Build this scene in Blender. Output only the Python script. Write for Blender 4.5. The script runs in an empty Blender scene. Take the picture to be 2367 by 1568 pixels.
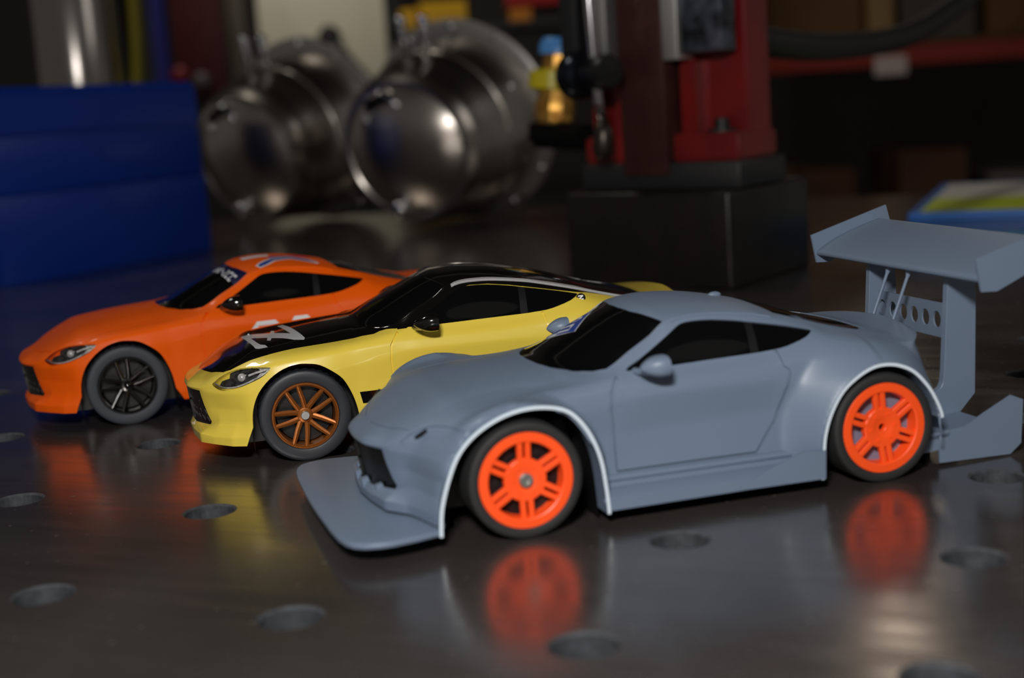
import bpy, bmesh, math, random
import numpy as np
from mathutils import Vector, Matrix
from mathutils.bvhtree import BVHTree

random.seed(7)
C = bpy.context.scene.collection
SC = bpy.context.scene
PI = math.pi

# ------------------------------------------------------------------ camera
cam_data = bpy.data.cameras.new('camera')
cam = bpy.data.objects.new('camera', cam_data); C.objects.link(cam)
cam_data.sensor_width = 23.6
cam_data.lens = 3282.41 * 23.6 / 2367
cam_data.clip_start = 0.02
cam.matrix_world = Matrix.Translation((0, 0, 0.158408)) @ Matrix.Rotation(PI/2 - 0.16702, 4, 'X') @ Matrix.Rotation(-0.06827, 4, 'Z')
cam_data.dof.use_dof = True
cam_data.dof.focus_distance = 0.655
cam_data.dof.aperture_fstop = 4.2
SC.camera = cam
SC.view_settings.view_transform = 'Standard'
SC.view_settings.look = 'None'
SC.view_settings.gamma = 1.0
SC.view_settings.use_curve_mapping = False
SC.view_settings.exposure = 0.0

# ------------------------------------------------------------------ world and lights
world = bpy.data.worlds.new('world'); SC.world = world; world.use_nodes = True
world.node_tree.nodes['Background'].inputs[0].default_value = (1.0, 0.93, 0.85, 1)
world.node_tree.nodes['Background'].inputs[1].default_value = 0.075

def area(name, loc, target, sx, sy, power, col=(1, 1, 1), spread=None):
    l = bpy.data.lights.new(name, 'AREA'); l.shape = 'RECTANGLE'; l.size = sx; l.size_y = sy
    l.energy = power; l.color = col
    if spread: l.spread = spread
    o = bpy.data.objects.new(name, l); C.objects.link(o); o.location = loc
    o.rotation_euler = (Vector(target) - Vector(loc)).to_track_quat('-Z', 'Y').to_euler()
    return o
area('camera_flash', (-0.05, -0.02, 0.36), (0.0, 0.62, 0.03), 0.09, 0.05, 4.3, (1.0, 0.97, 0.93))
area('ceiling_fluorescent', (-1.5, 1.5, 2.6), (-0.3, 0.9, 0), 0.6, 0.16, 11.0, (1.0, 0.93, 0.82))
area('warm_ceiling_lamp', (0.98, 3.58, 1.235), (0.4, 0.6, 0), 0.10, 0.40, 0.45, (1.0, 0.84, 0.66))
area('ceiling_fluorescent_rear', (-0.9, 3.4, 2.5), (-0.6, 4.9, 0.3), 1.2, 0.2, 6.0, (1.0, 0.94, 0.84), 1.5)
area('side_fill_light', (2.4, 0.9, 1.3), (-0.1, 1.6, 0.1), 0.8, 1.2, 3.5, (1.0, 0.96, 0.92))  # added fill from the right for the steel vessels, no window stands there

# ------------------------------------------------------------------ helpers
def link(o):
    C.objects.link(o); return o
def tag(o, label=None, cat=None, group=None, kind=None):
    if label: o['label'] = label
    if cat: o['category'] = cat
    if group: o['group'] = group
    if kind: o['kind'] = kind
    return o
def empty(name, loc, rz=0.0, label=None, cat=None, group=None):
    o = bpy.data.objects.new(name, None); o.empty_display_size = 0.01; link(o)
    o.location = loc; o.rotation_euler = (0, 0, rz)
    return tag(o, label, cat, group)
def obj(name, bm, mats, parent=None, smooth=True, angle=None, label=None):
    me = bpy.data.meshes.new(name)
    bm.to_mesh(me); bm.free()
    for m in (mats if isinstance(mats, (list, tuple)) else [mats]): me.materials.append(m)
    if smooth:
        me.polygons.foreach_set('use_smooth', [True] * len(me.polygons))
        if angle: me.set_sharp_from_angle(angle=math.radians(angle))
    o = bpy.data.objects.new(name, me); link(o)
    if parent: o.parent = parent
    if label: o['label'] = label
    return o
def copy_tree(o, parent=None):
    c = o.copy(); link(c); c.parent = parent
    for ch in list(o.children): copy_tree(ch, c)
    return c

def mat(name, col, rough=0.5, metal=0.0, coat=0.0, coat_rough=0.05, spec=0.5, noise=None, bump=None, emit=None, alpha=None, trans=None):
    m = bpy.data.materials.new(name); m.use_nodes = True
    nt = m.node_tree; b = nt.nodes['Principled BSDF']
    col = tuple(col) + (1,) if len(col) == 3 else col
    b.inputs['Base Color'].default_value = col
    b.inputs['Roughness'].default_value = rough
    b.inputs['Metallic'].default_value = metal
    b.inputs['Coat Weight'].default_value = coat
    b.inputs['Coat Roughness'].default_value = coat_rough
    b.inputs['Specular IOR Level'].default_value = spec
    if trans: b.inputs['Transmission Weight'].default_value = trans
    if emit:
        b.inputs['Emission Color'].default_value = tuple(emit[:3]) + (1,)
        b.inputs['Emission Strength'].default_value = emit[3]
    tc = None
    if noise or bump:
        tc = nt.nodes.new('ShaderNodeTexCoord')
    if noise:   # (scale, amount, second colour)
        sc, amt, c2 = noise
        n = nt.nodes.new('ShaderNodeTexNoise'); n.inputs['Scale'].default_value = sc; n.inputs['Detail'].default_value = 5
        nt.links.new(tc.outputs['Object'], n.inputs['Vector'])
        r = nt.nodes.new('ShaderNodeValToRGB'); r.color_ramp.elements[0].position = 0.5 - amt; r.color_ramp.elements[1].position = 0.5 + amt
        r.color_ramp.elements[0].color = col; r.color_ramp.elements[1].color = tuple(c2) + (1,)
        nt.links.new(n.outputs['Fac'], r.inputs['Fac']); nt.links.new(r.outputs['Color'], b.inputs['Base Color'])
    if bump:    # (scale, strength)
        n = nt.nodes.new('ShaderNodeTexNoise'); n.inputs['Scale'].default_value = bump[0]; n.inputs['Detail'].default_value = 4
        nt.links.new(tc.outputs['Object'], n.inputs['Vector'])
        bp_ = nt.nodes.new('ShaderNodeBump'); bp_.inputs['Strength'].default_value = bump[1]; bp_.inputs['Distance'].default_value = 0.0005
        nt.links.new(n.outputs['Fac'], bp_.inputs['Height']); nt.links.new(bp_.outputs['Normal'], b.inputs['Normal'])
    return m
def rgb(r, g, b):     # sRGB 0-255 to linear
    f = lambda v: (v/255/12.92) if v/255 <= 0.04045 else ((v/255 + 0.055)/1.055)**2.4
    return (f(r), f(g), f(b))

# mesh makers -------------------------------------------------------
def add_box(bm, lo, hi, mi=0):
    v = [bm.verts.new((x, y, z)) for z in (lo[2], hi[2]) for y in (lo[1], hi[1]) for x in (lo[0], hi[0])]
    for q in ((0,2,3,1),(4,5,7,6),(0,1,5,4),(2,6,7,3),(0,4,6,2),(1,3,7,5)):
        f = bm.faces.new([v[i] for i in q]); f.material_index = mi
    return v
def bev_box(lo, hi, r=0.002, seg=2):
    bm = bmesh.new(); add_box(bm, lo, hi)
    bmesh.ops.bevel(bm, geom=bm.edges[:], offset=r, segments=seg, affect='EDGES', profile=0.5)
    return bm
def add_tube(bm, pts, r, n=10, cap=True, mi=0):
    pts = [Vector(p) for p in pts]; rr = r if isinstance(r, (list, tuple)) else [r]*len(pts)
    rings = []; up = None
    for i, p in enumerate(pts):
        t = (pts[min(i+1, len(pts)-1)] - pts[max(i-1, 0)]).normalized()
        if up is None:
            up = Vector((0, 0, 1)) if abs(t.z) < 0.9 else Vector((1, 0, 0))
        a = t.cross(up).normalized(); up = a.cross(t).normalized()
        rings.append([bm.verts.new(p + (a*math.cos(2*PI*k/n) + up*math.sin(2*PI*k/n))*rr[i]) for k in range(n)])
    for A, B in zip(rings, rings[1:]):
        for k in range(n):
            f = bm.faces.new((A[k], A[(k+1) % n], B[(k+1) % n], B[k])); f.material_index = mi
    if cap:
        for R in (rings[0][::-1], rings[-1]):
            f = bm.faces.new(R); f.material_index = mi
    return rings
def add_lathe(bm, prof, n=48, axis='y', mi=0, closed=False):
    # prof: (radius, along) pairs; axis along local axis
    rings = []
    for r, a in prof:
        ring = []
        for k in range(n):
            c, s = math.cos(2*PI*k/n), math.sin(2*PI*k/n)
            p = {'y': (r*c, a, r*s), 'z': (r*c, r*s, a), 'x': (a, r*c, r*s)}[axis]
            ring.append(bm.verts.new(p))
        rings.append(ring)
    prs = list(zip(rings, rings[1:])) + ([(rings[-1], rings[0])] if closed else [])
    for A, B in prs:
        for k in range(n):
            f = bm.faces.new((A[k], A[(k+1) % n], B[(k+1) % n], B[k])); f.material_index = mi
    if not closed:
        for R in (rings[0], rings[-1]):
            f = bm.faces.new(R); f.material_index = mi
    bmesh.ops.recalc_face_normals(bm, faces=bm.faces[:])
def add_prism(bm, poly, d0, d1, plane='xz', mi=0):
    def P(u, v, d): return {'xz': (u, d, v), 'xy': (u, v, d), 'yz': (d, u, v)}[plane]
    a = [bm.verts.new(P(u, v, d0)) for u, v in poly]; b = [bm.verts.new(P(u, v, d1)) for u, v in poly]
    n = len(poly); fs = [bm.faces.new(a), bm.faces.new(b[::-1])]
    for k in range(n): fs.append(bm.faces.new((a[k], b[k], b[(k+1) % n], a[(k+1) % n])))
    for f in fs: f.material_index = mi
    bmesh.ops.recalc_face_normals(bm, faces=fs)
def smooth_poly(pts, n=6, closed=True):
    # Catmull-Rom through 2D/3D points
    P = [np.array(p, float) for p in pts]; out = []; N = len(P)
    rng = range(N) if closed else range(N-1)
    for i in rng:
        g = (lambda k: P[k % N]) if closed else (lambda k: P[min(max(k, 0), N-1)])
        p0, p1, p2, p3 = g(i-1), g(i), g(i+1), g(i+2)
        for k in range(n):
            t = k/n
            out.append(tuple(0.5*((2*p1) + (-p0+p2)*t + (2*p0-5*p1+4*p2-p3)*t*t + (-p0+3*p1-3*p2+p3)*t**3)))
    if not closed: out.append(tuple(P[-1]))
    return out

# ------------------------------------------------------------------ car body surface (millimetres of the full size car, x forward from the front axle, y left, z up)
def reg(x, ys, zs):
    return [(x, y, z) for y, z in zip(ys, zs)]
HOODY = (760, 660, 540, 410, 220, 0)
ST = [
 # tail
 [(-3260,0,270),(-3275,0,340),(-3290,0,430),(-3270,0,560),(-3245,0,690),(-3204,0,888),(-3228,0,932),(-3222,0,940),(-3217,0,948),(-3210,0,954),(-3203,0,958),(-3195,0,960)],
 [(-3230,420,265),(-3250,420,335),(-3262,420,430),(-3240,420,560),(-3215,415,690),(-3172,408,884),(-3196,405,924),(-3186,390,932),(-3180,360,940),(-3176,320,946),(-3176,200,954),(-3180,0,958)],
 [(-3090,770,255),(-3105,775,325),(-3115,775,430),(-3105,770,560),(-3092,752,690),(-3052,706,868),(-3074,694,906),(-3066,650,916),(-3070,600,924),(-3075,560,929),(-3090,300,945),(-3100,0,950)],
 [(-2970,868,235),(-2978,876,305),(-2985,882,420),(-2985,885,560),(-2978,874,690),(-2956,822,828),(-2968,776,888),(-2962,715,904),(-2962,650,918),(-2962,605,924),(-2962,320,941),(-2962,0,946)],
 reg(-2800,(885,898,906,915,918,880,806,728,645,602,320,0),(205,285,400,560,700,828,898,925,942,949,968,973)),
 reg(-2600,(885,900,912,925,935,900,812,727,642,600,320,0),(195,275,400,560,715,853,932,963,984,993,1016,1024)),
 reg(-2400,(875,890,904,916,930,900,806,717,632,592,320,0),(185,265,400,560,720,870,965,1006,1034,1047,1078,1087)),
 reg(-2240,(866,880,886,896,915,888,795,708,616,580,312,0),(178,258,400,555,720,878,988,1046,1084,1098,1136,1146)),
 reg(-2050,(860,874,866,872,890,870,784,698,604,568,300,0),(172,252,400,550,720,872,975,1062,1132,1146,1188,1200)),
 reg(-1830,(855,870,850,840,874,848,778,690,592,570,300,0),(168,248,400,550,765,862,940,1078,1184,1200,1240,1252)),
 reg(-1620,(855,868,847,833,869,844,778,690,588,566,300,0),(165,245,400,550,770,853,925,1088,1212,1224,1273,1285)),
 reg(-1420,(855,868,847,832,868,843,778,690,590,568,300,0),(165,245,400,550,772,850,918,1088,1222,1235,1285,1297)),
 reg(-1220,(854,868,848,833,868,845,782,697,602,584,300,0),(163,243,400,550,772,849,917,1070,1198,1210,1267,1281)),
 reg(-1080,(853,868,849,835,868,846,786,712,630,615,310,0),(162,242,400,550,772,847,915,1018,1113,1122,1212,1236)),
 reg(-920,(852,868,850,838,868,847,792,730,662,647,330,0),(161,241,400,550,770,844,910,972,1030,1040,1136,1164)),
 reg(-765,(852,868,852,848,863,848,798,748,694,679,350,0),(160,240,400,550,760,834,899,924,948,957,1060,1088)),
 reg(-620,(850,868,860,852,863,850,788,712,615,600,300,0),(160,240,400,550,715,824,882,906,928,933,996,1014)),
 reg(-500,(848,868,864,862,866,850,781,693,485,435,220,0),(160,240,400,550,702,818,870,894,933,937,952,960)),
 reg(-420,(846,868,868,864,870,850,778,683,540,410,220,0),(160,240,400,550,694,812,862,882,910,930,945,950)),
 reg(-220,(880,880,880,898,896,864,772,662,540,410,220,0),(158,238,380,535,690,802,848,870,898,916,930,936)),
 reg(0,(892,892,892,903,902,868,770,660,540,410,220,0),(155,232,360,515,670,786,835,858,882,897,908,913)),
 reg(190,(884,884,884,887,884,850,760,660,540,410,220,0),(152,228,342,485,650,762,812,838,860,873,880,883)),
 # nose fan
 [(398,850,158),(399,853,228),(389,843,332),(387,842,442),(388,846,578),(366,812,698),(345,740,772),(335,650,812),(330,540,838),(330,410,853),(330,220,860),(330,0,862)],
 [(556,790,160),(558,792,226),(514,750,330),(504,743,432),(523,758,558),(524,736,632),(502,690,722),(482,620,758),(466,520,782),(456,400,797),(450,215,803),(448,0,805)],
 [(694,658,166),(696,660,226),(636,622,322),(628,606,428),(661,608,552),(657,592,624),(648,560,660),(627,510,690),(606,440,716),(586,335,737),(570,180,750),(560,0,755)],
 [(786,540,168),(790,545,236),(702,503,294),(726,482,424),(758,464,556),(768,456,576),(752,438,606),(732,403,632),(714,350,652),(697,270,673),(680,140,689),(670,0,694)],
 [(836,240,172),(840,240,224),(800,238,287),(824,236,418),(846,233,548),(858,230,568),(846,220,595),(828,203,611),(810,178,622),(793,140,631),(773,75,643),(756,0,650)],
 [(852,0,172),(858,0,224),(828,0,280),(847,0,410),(862,0,545),(872,0,566),(867,0,580),(856,0,590),(846,0,598),(835,0,605),(822,0,613),(810,0,621)],
]
def makima(t, P, tq):
    # t (n), P (n,d) -> values at tq
    d = np.diff(P, axis=0) / np.diff(t)[:, None]
    d = np.vstack([2*d[0]-d[1], d, 2*d[-1]-d[-2]]); d = np.vstack([2*d[0]-d[1], d, 2*d[-1]-d[-2]])
    n = len(t)
    w1 = np.abs(d[3:n+3]-d[2:n+2]) + np.abs(d[3:n+3]+d[2:n+2])/2
    w2 = np.abs(d[1:n+1]-d[0:n]) + np.abs(d[1:n+1]+d[0:n])/2
    s = w1 + w2 + 1e-9
    m = (w1*d[1:n+1] + w2*d[2:n+2] + 0.5e-9*(d[1:n+1]+d[2:n+2])) / s
    k = np.clip(np.searchsorted(t, tq, side='right')-1, 0, n-2)
    hh = (t[k+1]-t[k]); u = ((tq-t[k])/hh)[:, None]; hh = hh[:, None]
    return (2*u**3-3*u**2+1)*P[k] + (u**3-2*u**2+u)*hh*m[k] + (-2*u**3+3*u**2)*P[k+1] + (u**3-u**2)*hh*m[k+1]
def sst(a, b, v):
    u = np.clip((v-a)/(b-a), 0, 1); return u*u*(3-2*u)
def body_grid(nu=9, nv=7, crest=False):
    A = np.array(ST, float)                    # stations x lines x 3
    mir = A * np.array([1, -1, 1.0])
    E = np.concatenate([mir[2:0:-1], A, mir[-2:-4:-1]])
    seg = np.linalg.norm(np.diff(E[:, 2:9], axis=0), axis=2).mean(1)
    t = np.concatenate([[0], np.cumsum(seg)])
    i0, i1 = 2, 2 + len(A) - 1
    tq = np.concatenate([np.linspace(t[i], t[i+1], nu, endpoint=False) for i in range(i0, i1)] + [[t[i1]]])
    L = A.shape[1]
    fine = np.stack([makima(t, E[:, l], tq) for l in range(L)], 1)
    # the lip and the grille mouth keep their corners along the car as well
    lin0 = np.stack([np.stack([np.interp(tq, t, E[:, l, c]) for c in range(3)], 1) for l in range(L)], 1)
    fw = np.interp(np.arange(L), [0, 2, 3, 11], [0.9, 0.75, 0, 0])[None, :, None]*sst(380, 560, fine[:, 0, 0])[:, None, None]
    fine = fine*(1-fw) + lin0*fw
    out = []
    for row in fine:
        ext = np.vstack([row, row[-2:-4:-1]*np.array([1, -1, 1.0])])
        sg = np.sqrt(np.linalg.norm(np.diff(ext, axis=0), axis=1) + 1.0)
        tt = np.concatenate([[0], np.cumsum(sg)])
        q = np.concatenate([np.linspace(tt[i], tt[i+1], nv, endpoint=False) for i in range(L-1)] + [[tt[L-1]]])
        sm = makima(tt, ext, q)
        lin = np.stack([np.interp(q, tt, ext[:, c]) for c in range(3)], 1)
        front = sst(150, 420, ext[3, 0])            # crisper pressed edges on the lower body and the nose
        tail = 1-sst(-3000, -2780, ext[3, 0])
        lw = np.interp(np.arange(len(q))/nv, [0, 1, 5.0 if crest else 4.6, 5.9 if crest else 5.4, 11], [1, 1, 1, 0, 0])*(0.6+0.3*front)
        lw = np.maximum(lw, 0.9*tail*np.interp(np.arange(len(q))/nv, [0, 7, 8, 11], [1, 1, 0, 0]))
        out.append(sm*(1-lw[:, None]) + lin*lw[:, None])
    G = np.array(out)
    G[:, -1, 1] = 0; G[0, :, 1] = 0; G[-1, :, 1] = 0
    G[:, :, 1] = np.maximum(G[:, :, 1], 0)
    return G
def flare(G, side=1090.0):
    # wide body: fenders lifted over the wheels and pulled out to the arch edge
    G = G.copy(); x, y, z = G[..., 0], G[..., 1], G[..., 2]
    lift = 44*np.exp(-(np.where(x > -30, (x+30)/330, (x+30)/430))**2)*sst(620, 880, y)*sst(560, 720, z)
    lift += 24*np.exp(-((x+2590)/400)**2)*sst(640, 900, y)*sst(560, 720, z)
    z = z + lift
    for xc, a, zc, b, w0, w1 in ((0, 548, 300, 530, 0.24, 0.17), (-2560, 450, 300, 510, 0.46, 0.36)):
        dx = (x-xc)/a; dz = np.maximum(z-zc, 0)/b
        e = np.sqrt(dx**2+dz**2)
        w = np.where(dx < 0, w1, w0)
        k = (1-np.clip((e-1.0)/w, 0, 1))**1.3
        k = k*sst(560, 800, y)
        y2 = y + k*np.maximum(side-y, 0)
        z = z + (42 if xc == 0 else 12)*k*sst(880, 1040, y2)*sst(600, 760, z)
        y = y2
    return np.stack([x, y, z], -1)
def grid_bm(G):
    bm = bmesh.new(); nu, nv = G.shape[:2]
    V = [[bm.verts.new(G[i, j]) for j in range(nv)] for i in range(nu)]
    for i in range(nu-1):
        for j in range(nv-1):
            try: bm.faces.new((V[i][j], V[i+1][j], V[i+1][j+1], V[i][j+1]))
            except ValueError: pass
    bmesh.ops.remove_doubles(bm, verts=bm.verts[:], dist=0.5)
    bmesh.ops.dissolve_degenerate(bm, edges=bm.edges[:], dist=0.01)
    bmesh.ops.recalc_face_normals(bm, faces=bm.faces[:])
    f = max(bm.faces, key=lambda f: f.calc_center_median().y)
    if f.normal.y < 0: bmesh.ops.reverse_faces(bm, faces=bm.faces[:])
    return bm
# ------------------------------------------------------------------ cutting outlines into the body
AX = {'side': (0, 2), 'top': (0, 1), 'front': (1, 2)}
def pip(px, py, poly):
    ins = False; n = len(poly); j = n-1
    for i in range(n):
        xi, yi = poly[i]; xj, yj = poly[j]
        if (yi > py) != (yj > py) and px < (xj-xi)*(py-yi)/(yj-yi)+xi: ins = not ins
        j = i
    return ins
def cut(bm, poly, plane, keep, slack=45):
    # split faces along the outline; return the faces inside it
    a, b = AX[plane]; third = 3-a-b
    us = [p[0] for p in poly]; vs = [p[1] for p in poly]
    lo, hi = (min(us)-slack, min(vs)-slack), (max(us)+slack, max(vs)+slack)
    cand = set()
    for f in bm.faces:
        c = f.calc_center_median()
        if lo[0] < c[a] < hi[0] and lo[1] < c[b] < hi[1] and keep(c, f.normal): cand.add(f)
    n = len(poly)
    for i in range(n):
        p, q = poly[i], poly[(i+1) % n]
        d = (q[0]-p[0], q[1]-p[1]); L = math.hypot(*d)
        if L < 1e-6: continue
        mx, my = (p[0]+q[0])/2, (p[1]+q[1])/2; R = L/2+slack
        near = []
        for f in cand:
            c = f.calc_center_median()
            if abs(c[a]-mx) < R and abs(c[b]-my) < R:
                s = [(-(d[1])*(v.co[a]-p[0]) + d[0]*(v.co[b]-p[1]))/L for v in f.verts]
                if min(s) < -1e-4 and max(s) > 1e-4: near.append(f)
        if not near: continue
        co = [0, 0, 0]; no = [0, 0, 0]; co[a], co[b] = p; no[a], no[b] = -d[1]/L, d[0]/L
        geom = list({e for f in near for e in f.edges} | {v for f in near for v in f.verts}) + near
        r = bmesh.ops.bisect_plane(bm, geom=geom, dist=1e-3, plane_co=co, plane_no=no)
        cand = {f for f in cand if f.is_valid} | {g for g in r['geom'] if isinstance(g, bmesh.types.BMFace)}
    out = []
    for f in cand:
        if not f.is_valid: continue
        c = f.calc_center_median()
        if pip(c[a], c[b], poly) and keep(c, f.normal): out.append(f)
    return out
def take(bm, faces, inset=0.0, delete=True, walls=0.0):
    # copy faces into a new bmesh (moved in along the normals), optionally delete them here
    bm.normal_update()
    new = bmesh.new(); mp = {}
    for f in faces:
        vs = []
        for v in f.verts:
            if v not in mp: mp[v] = new.verts.new(v.co - v.normal*inset)
            vs.append(mp[v])
        try: nf = new.faces.new(vs); nf.material_index = 0
        except ValueError: pass
    if walls:
        be = [e for e in new.edges if len(e.link_faces) == 1]
        inv = {w: v for v, w in mp.items()}; top = {}
        for e in be:
            q = []
            for w in e.verts:
                if w not in top: top[w] = new.verts.new(inv[w].co - inv[w].normal*(inset-walls))
                q.append(top[w])
            try: new.faces.new((e.verts[0], e.verts[1], q[1], q[0]))
            except ValueError: pass
    if delete: bmesh.ops.delete(bm, geom=faces, context='FACES')
    return new
def mirror_join(bm):
    m = bm.copy(); bmesh.ops.scale(m, vec=(1, -1, 1), verts=m.verts[:]); bmesh.ops.reverse_faces(m, faces=m.faces[:])
    me = bpy.data.meshes.new('tmp'); m.to_mesh(me); bm.from_mesh(me); m.free(); bpy.data.meshes.remove(me)
    bmesh.ops.remove_doubles(bm, verts=[v for v in bm.verts if abs(v.co.y) < 0.8], dist=0.8)
def mirrored(bm):
    m = bm.copy(); bmesh.ops.scale(m, vec=(1, -1, 1), verts=m.verts[:]); bmesh.ops.reverse_faces(m, faces=m.faces[:]); return m
def ribbon(path, w):
    # closed outline round an open polyline, half width w
    P = [Vector(p) for p in path]; L = []; R = []
    for i, p in enumerate(P):
        t = (P[min(i+1, len(P)-1)] - P[max(i-1, 0)]).normalized(); nrm = Vector((-t.y, t.x))
        L.append(tuple(p+nrm*w)); R.append(tuple(p-nrm*w))
    return L + R[::-1]
def groove(bm, path, plane, keep, w=5.0, depth=7.0):
    for k in range(len(path)-1):      # piece by piece, so that the strip stays convex
        pass
    fs = cut(bm, ribbon(path, w), plane, keep, slack=30)
    if not fs: return
    bm.normal_update()
    r = bmesh.ops.extrude_face_region(bm, geom=fs)
    vs = [g for g in r['geom'] if isinstance(g, bmesh.types.BMVert)]
    nn = {v: v.normal.copy() for v in vs}
    for v in vs: v.co -= nn[v]*depth
    bmesh.ops.delete(bm, geom=fs, context='FACES')

# outlines (mm), side = (x, z), top = (x, y), front = (y, z)
WINDOW = [(-845,934),(-948,986),(-1064,1045),(-1160,1102),(-1258,1160),(-1312,1184),(-1390,1192),(-1535,1187),(-1700,1164),(-1804,1144),(-1973,1112),(-2100,1087),(-2225,1060),(-2243,1055),(-2240,1046),(-2172,1014),(-2060,981),(-1963,960),(-1860,951),(-1757,946),(-1484,940),(-1100,933)]
WSHIELD = [(-398,0),(-412,200),(-456,364),(-552,540),(-660,640),(-738,684),(-790,668),(-920,643),(-1080,611),(-1196,584),(-1150,400),(-1108,200),(-1095,0)]
REARWIN = [(-2010,0),(-2020,300),(-2060,500),(-2200,545),(-2450,552),(-2700,540),(-2790,480),(-2800,0)]
LAMP = [(227,745),(305,748),(405,744),(475,733),(540,708),(605,670),(640,640),(662,620),(645,598),(610,580),(556,580),(485,600),(395,635),(310,671),(250,712)]
GRILLE = [(-1,556),(250,558),(455,556),(458,500),(466,438),(488,367),(520,315),(500,290),(250,274),(-1,270)]
ARCH_F = [(395,100),(398,300),(384,437),(332,562),(242,662),(135,727),(30,754),(-60,750),(-140,732),(-228,678),(-308,605),(-362,500),(-395,395),(-414,275),(-430,100)]
ARCH_R = [(x*1.02-2550, z) for x, z in ARCH_F]
WIDE_F = [(549,20),(545,103),(529,273),(472,456),(397,607),(283,717),(134,794),(-12,829),(-156,828),(-285,796),(-369,732),(-450,612),(-508,452),(-534,260),(-546,86),(-548,20)]
WIDE_R = [(-2090,20),(-2097,92),(-2109,233),(-2125,387),(-2177,536),(-2263,668),(-2376,754),(-2487,803),(-2591,812),(-2695,790),(-2799,734),(-2902,620),(-2964,511),(-2994,437),(-3002,400),(-3002,20)]
DOOR = [(-768,906),(-738,872),(-700,815),(-692,700),(-700,595),(-708,291),(-1189,287),(-1712,282),(-1790,380),(-1866,479),(-1961,718),(-1981,800),(-1975,825),(-1940,850),(-1926,950)]
HOODSEAM = [(752,-1),(738,170),(690,359),(605,590),(520,648),(440,672),(334,692),(240,706),(20,702),(-146,700),(-369,702),(-500,708),(-595,722)]
BLACKEDGE = [(-770,922),(-840,926),(-948,976),(-1064,1035),(-1160,1092),(-1258,1152),(-1312,1184),(-1390,1194),(-1535,1190),(-1700,1167),(-1804,1147),(-1973,1114),(-2100,1089),(-2240,1062),(-2330,1048),(-2483,1012),(-2608,980),(-2700,956),(-2860,926)]
TRIM = [(-793,937),(-966,1032),(-1145,1134),(-1245,1194),(-1340,1216),(-1461,1219),(-1600,1211),(-1825,1181),(-1990,1146),(-2250,1082),(-2483,1018),(-2608,985),(-2700,962),(-2860,930)]
out_side = lambda c, n: c.y > 300 and n.y > 0.05
up_top = lambda c, n: n.z > 0.15 and c.z > 560
fwd = lambda c, n: c.x > 560 and n.x > 0.1

def arch_strip(curve, y_in, y_out, lip=0.0):
    # wheel housing wall along the arch, plus a flat lip facing outward
    bm = bmesh.new(); cv = smooth_poly([p for p in curve], 5, False)
    n = len(cv); rows = []
    for i, (x, z) in enumerate(cv):
        a, b = cv[max(i-1, 0)], cv[min(i+1, n-1)]
        t = Vector((b[0]-a[0], b[1]-a[1])).normalized(); nr = Vector((-t.y, t.x))
        if lip: nr = -nr if (nr.x*(x-(curve[0][0]+curve[-1][0])/2)+nr.y*(z-250)) < 0 else nr
        row = [(x, y_in, z), (x, y_out, z)]
        if lip: row += [(x+nr.x*lip, y_out, z+nr.y*lip), (x+nr.x*lip, y_out-60, z+nr.y*lip)]
        rows.append([bm.verts.new(p) for p in row])
    for A, B in zip(rows, rows[1:]):
        for k in range(len(A)-1):
            f = bm.faces.new((A[k], A[k+1], B[k+1], B[k])); f.material_index = 1 if (lip and k == 1) else 0
    bmesh.ops.recalc_face_normals(bm, faces=bm.faces[:])
    return bm
def stroke_poly(path, w):
    return ribbon(path, w/2)
def both(name, bm, mats, root, S, smooth=True, angle=40, label=None):
    # a part on the near side and its mirror on the far side
    r = []
    for b in (mirrored(bm), bm):
        bmesh.ops.scale(b, vec=(S, S, S), verts=b.verts[:]); r.append(obj(name, b, mats, root, smooth, angle, label))
    return r[::-1]
def part(name, bm, mats, root, S, smooth=True, angle=40, label=None):
    bmesh.ops.scale(bm, vec=(S, S, S), verts=bm.verts[:]); return obj(name, bm, mats, root, smooth, angle, label)

# wheels ------------------------------------------------------------
def tyre_bm(R, rim, w, tread):
    bm = bmesh.new(); n = 144
    prof = [(rim-4, -14), (rim+2, -2), (rim+10, 0), (rim+(R-rim)*0.45, 4), (rim+(R-rim)*0.75, 2), (R-9, -3), (R-3, -10), (R, -22), (R, -52), (R+1, -w/2), (R, -w+56), (R, -w+26), (R-5, -w+12), (R-22, -w+6), (rim+8, -w), (rim-4, -w+10)]
    rings = []
    for q, (r, a) in enumerate(prof):
        ring = []
        for k in range(n):
            rr = r
            if tread and 7 <= q <= 11 and ((k//2 + (q-7)//2) % 2): rr = r-11
            th = 2*PI*k/n
            ring.append(bm.verts.new((rr*math.cos(th), a, rr*math.sin(th))))
        rings.append(ring)
    for A, B in zip(rings, rings[1:]+rings[:1]):
        for k in range(n): bm.faces.new((A[k], A[(k+1) % n], B[(k+1) % n], B[k]))
    bmesh.ops.recalc_face_normals(bm, faces=bm.faces[:]); return bm
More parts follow.
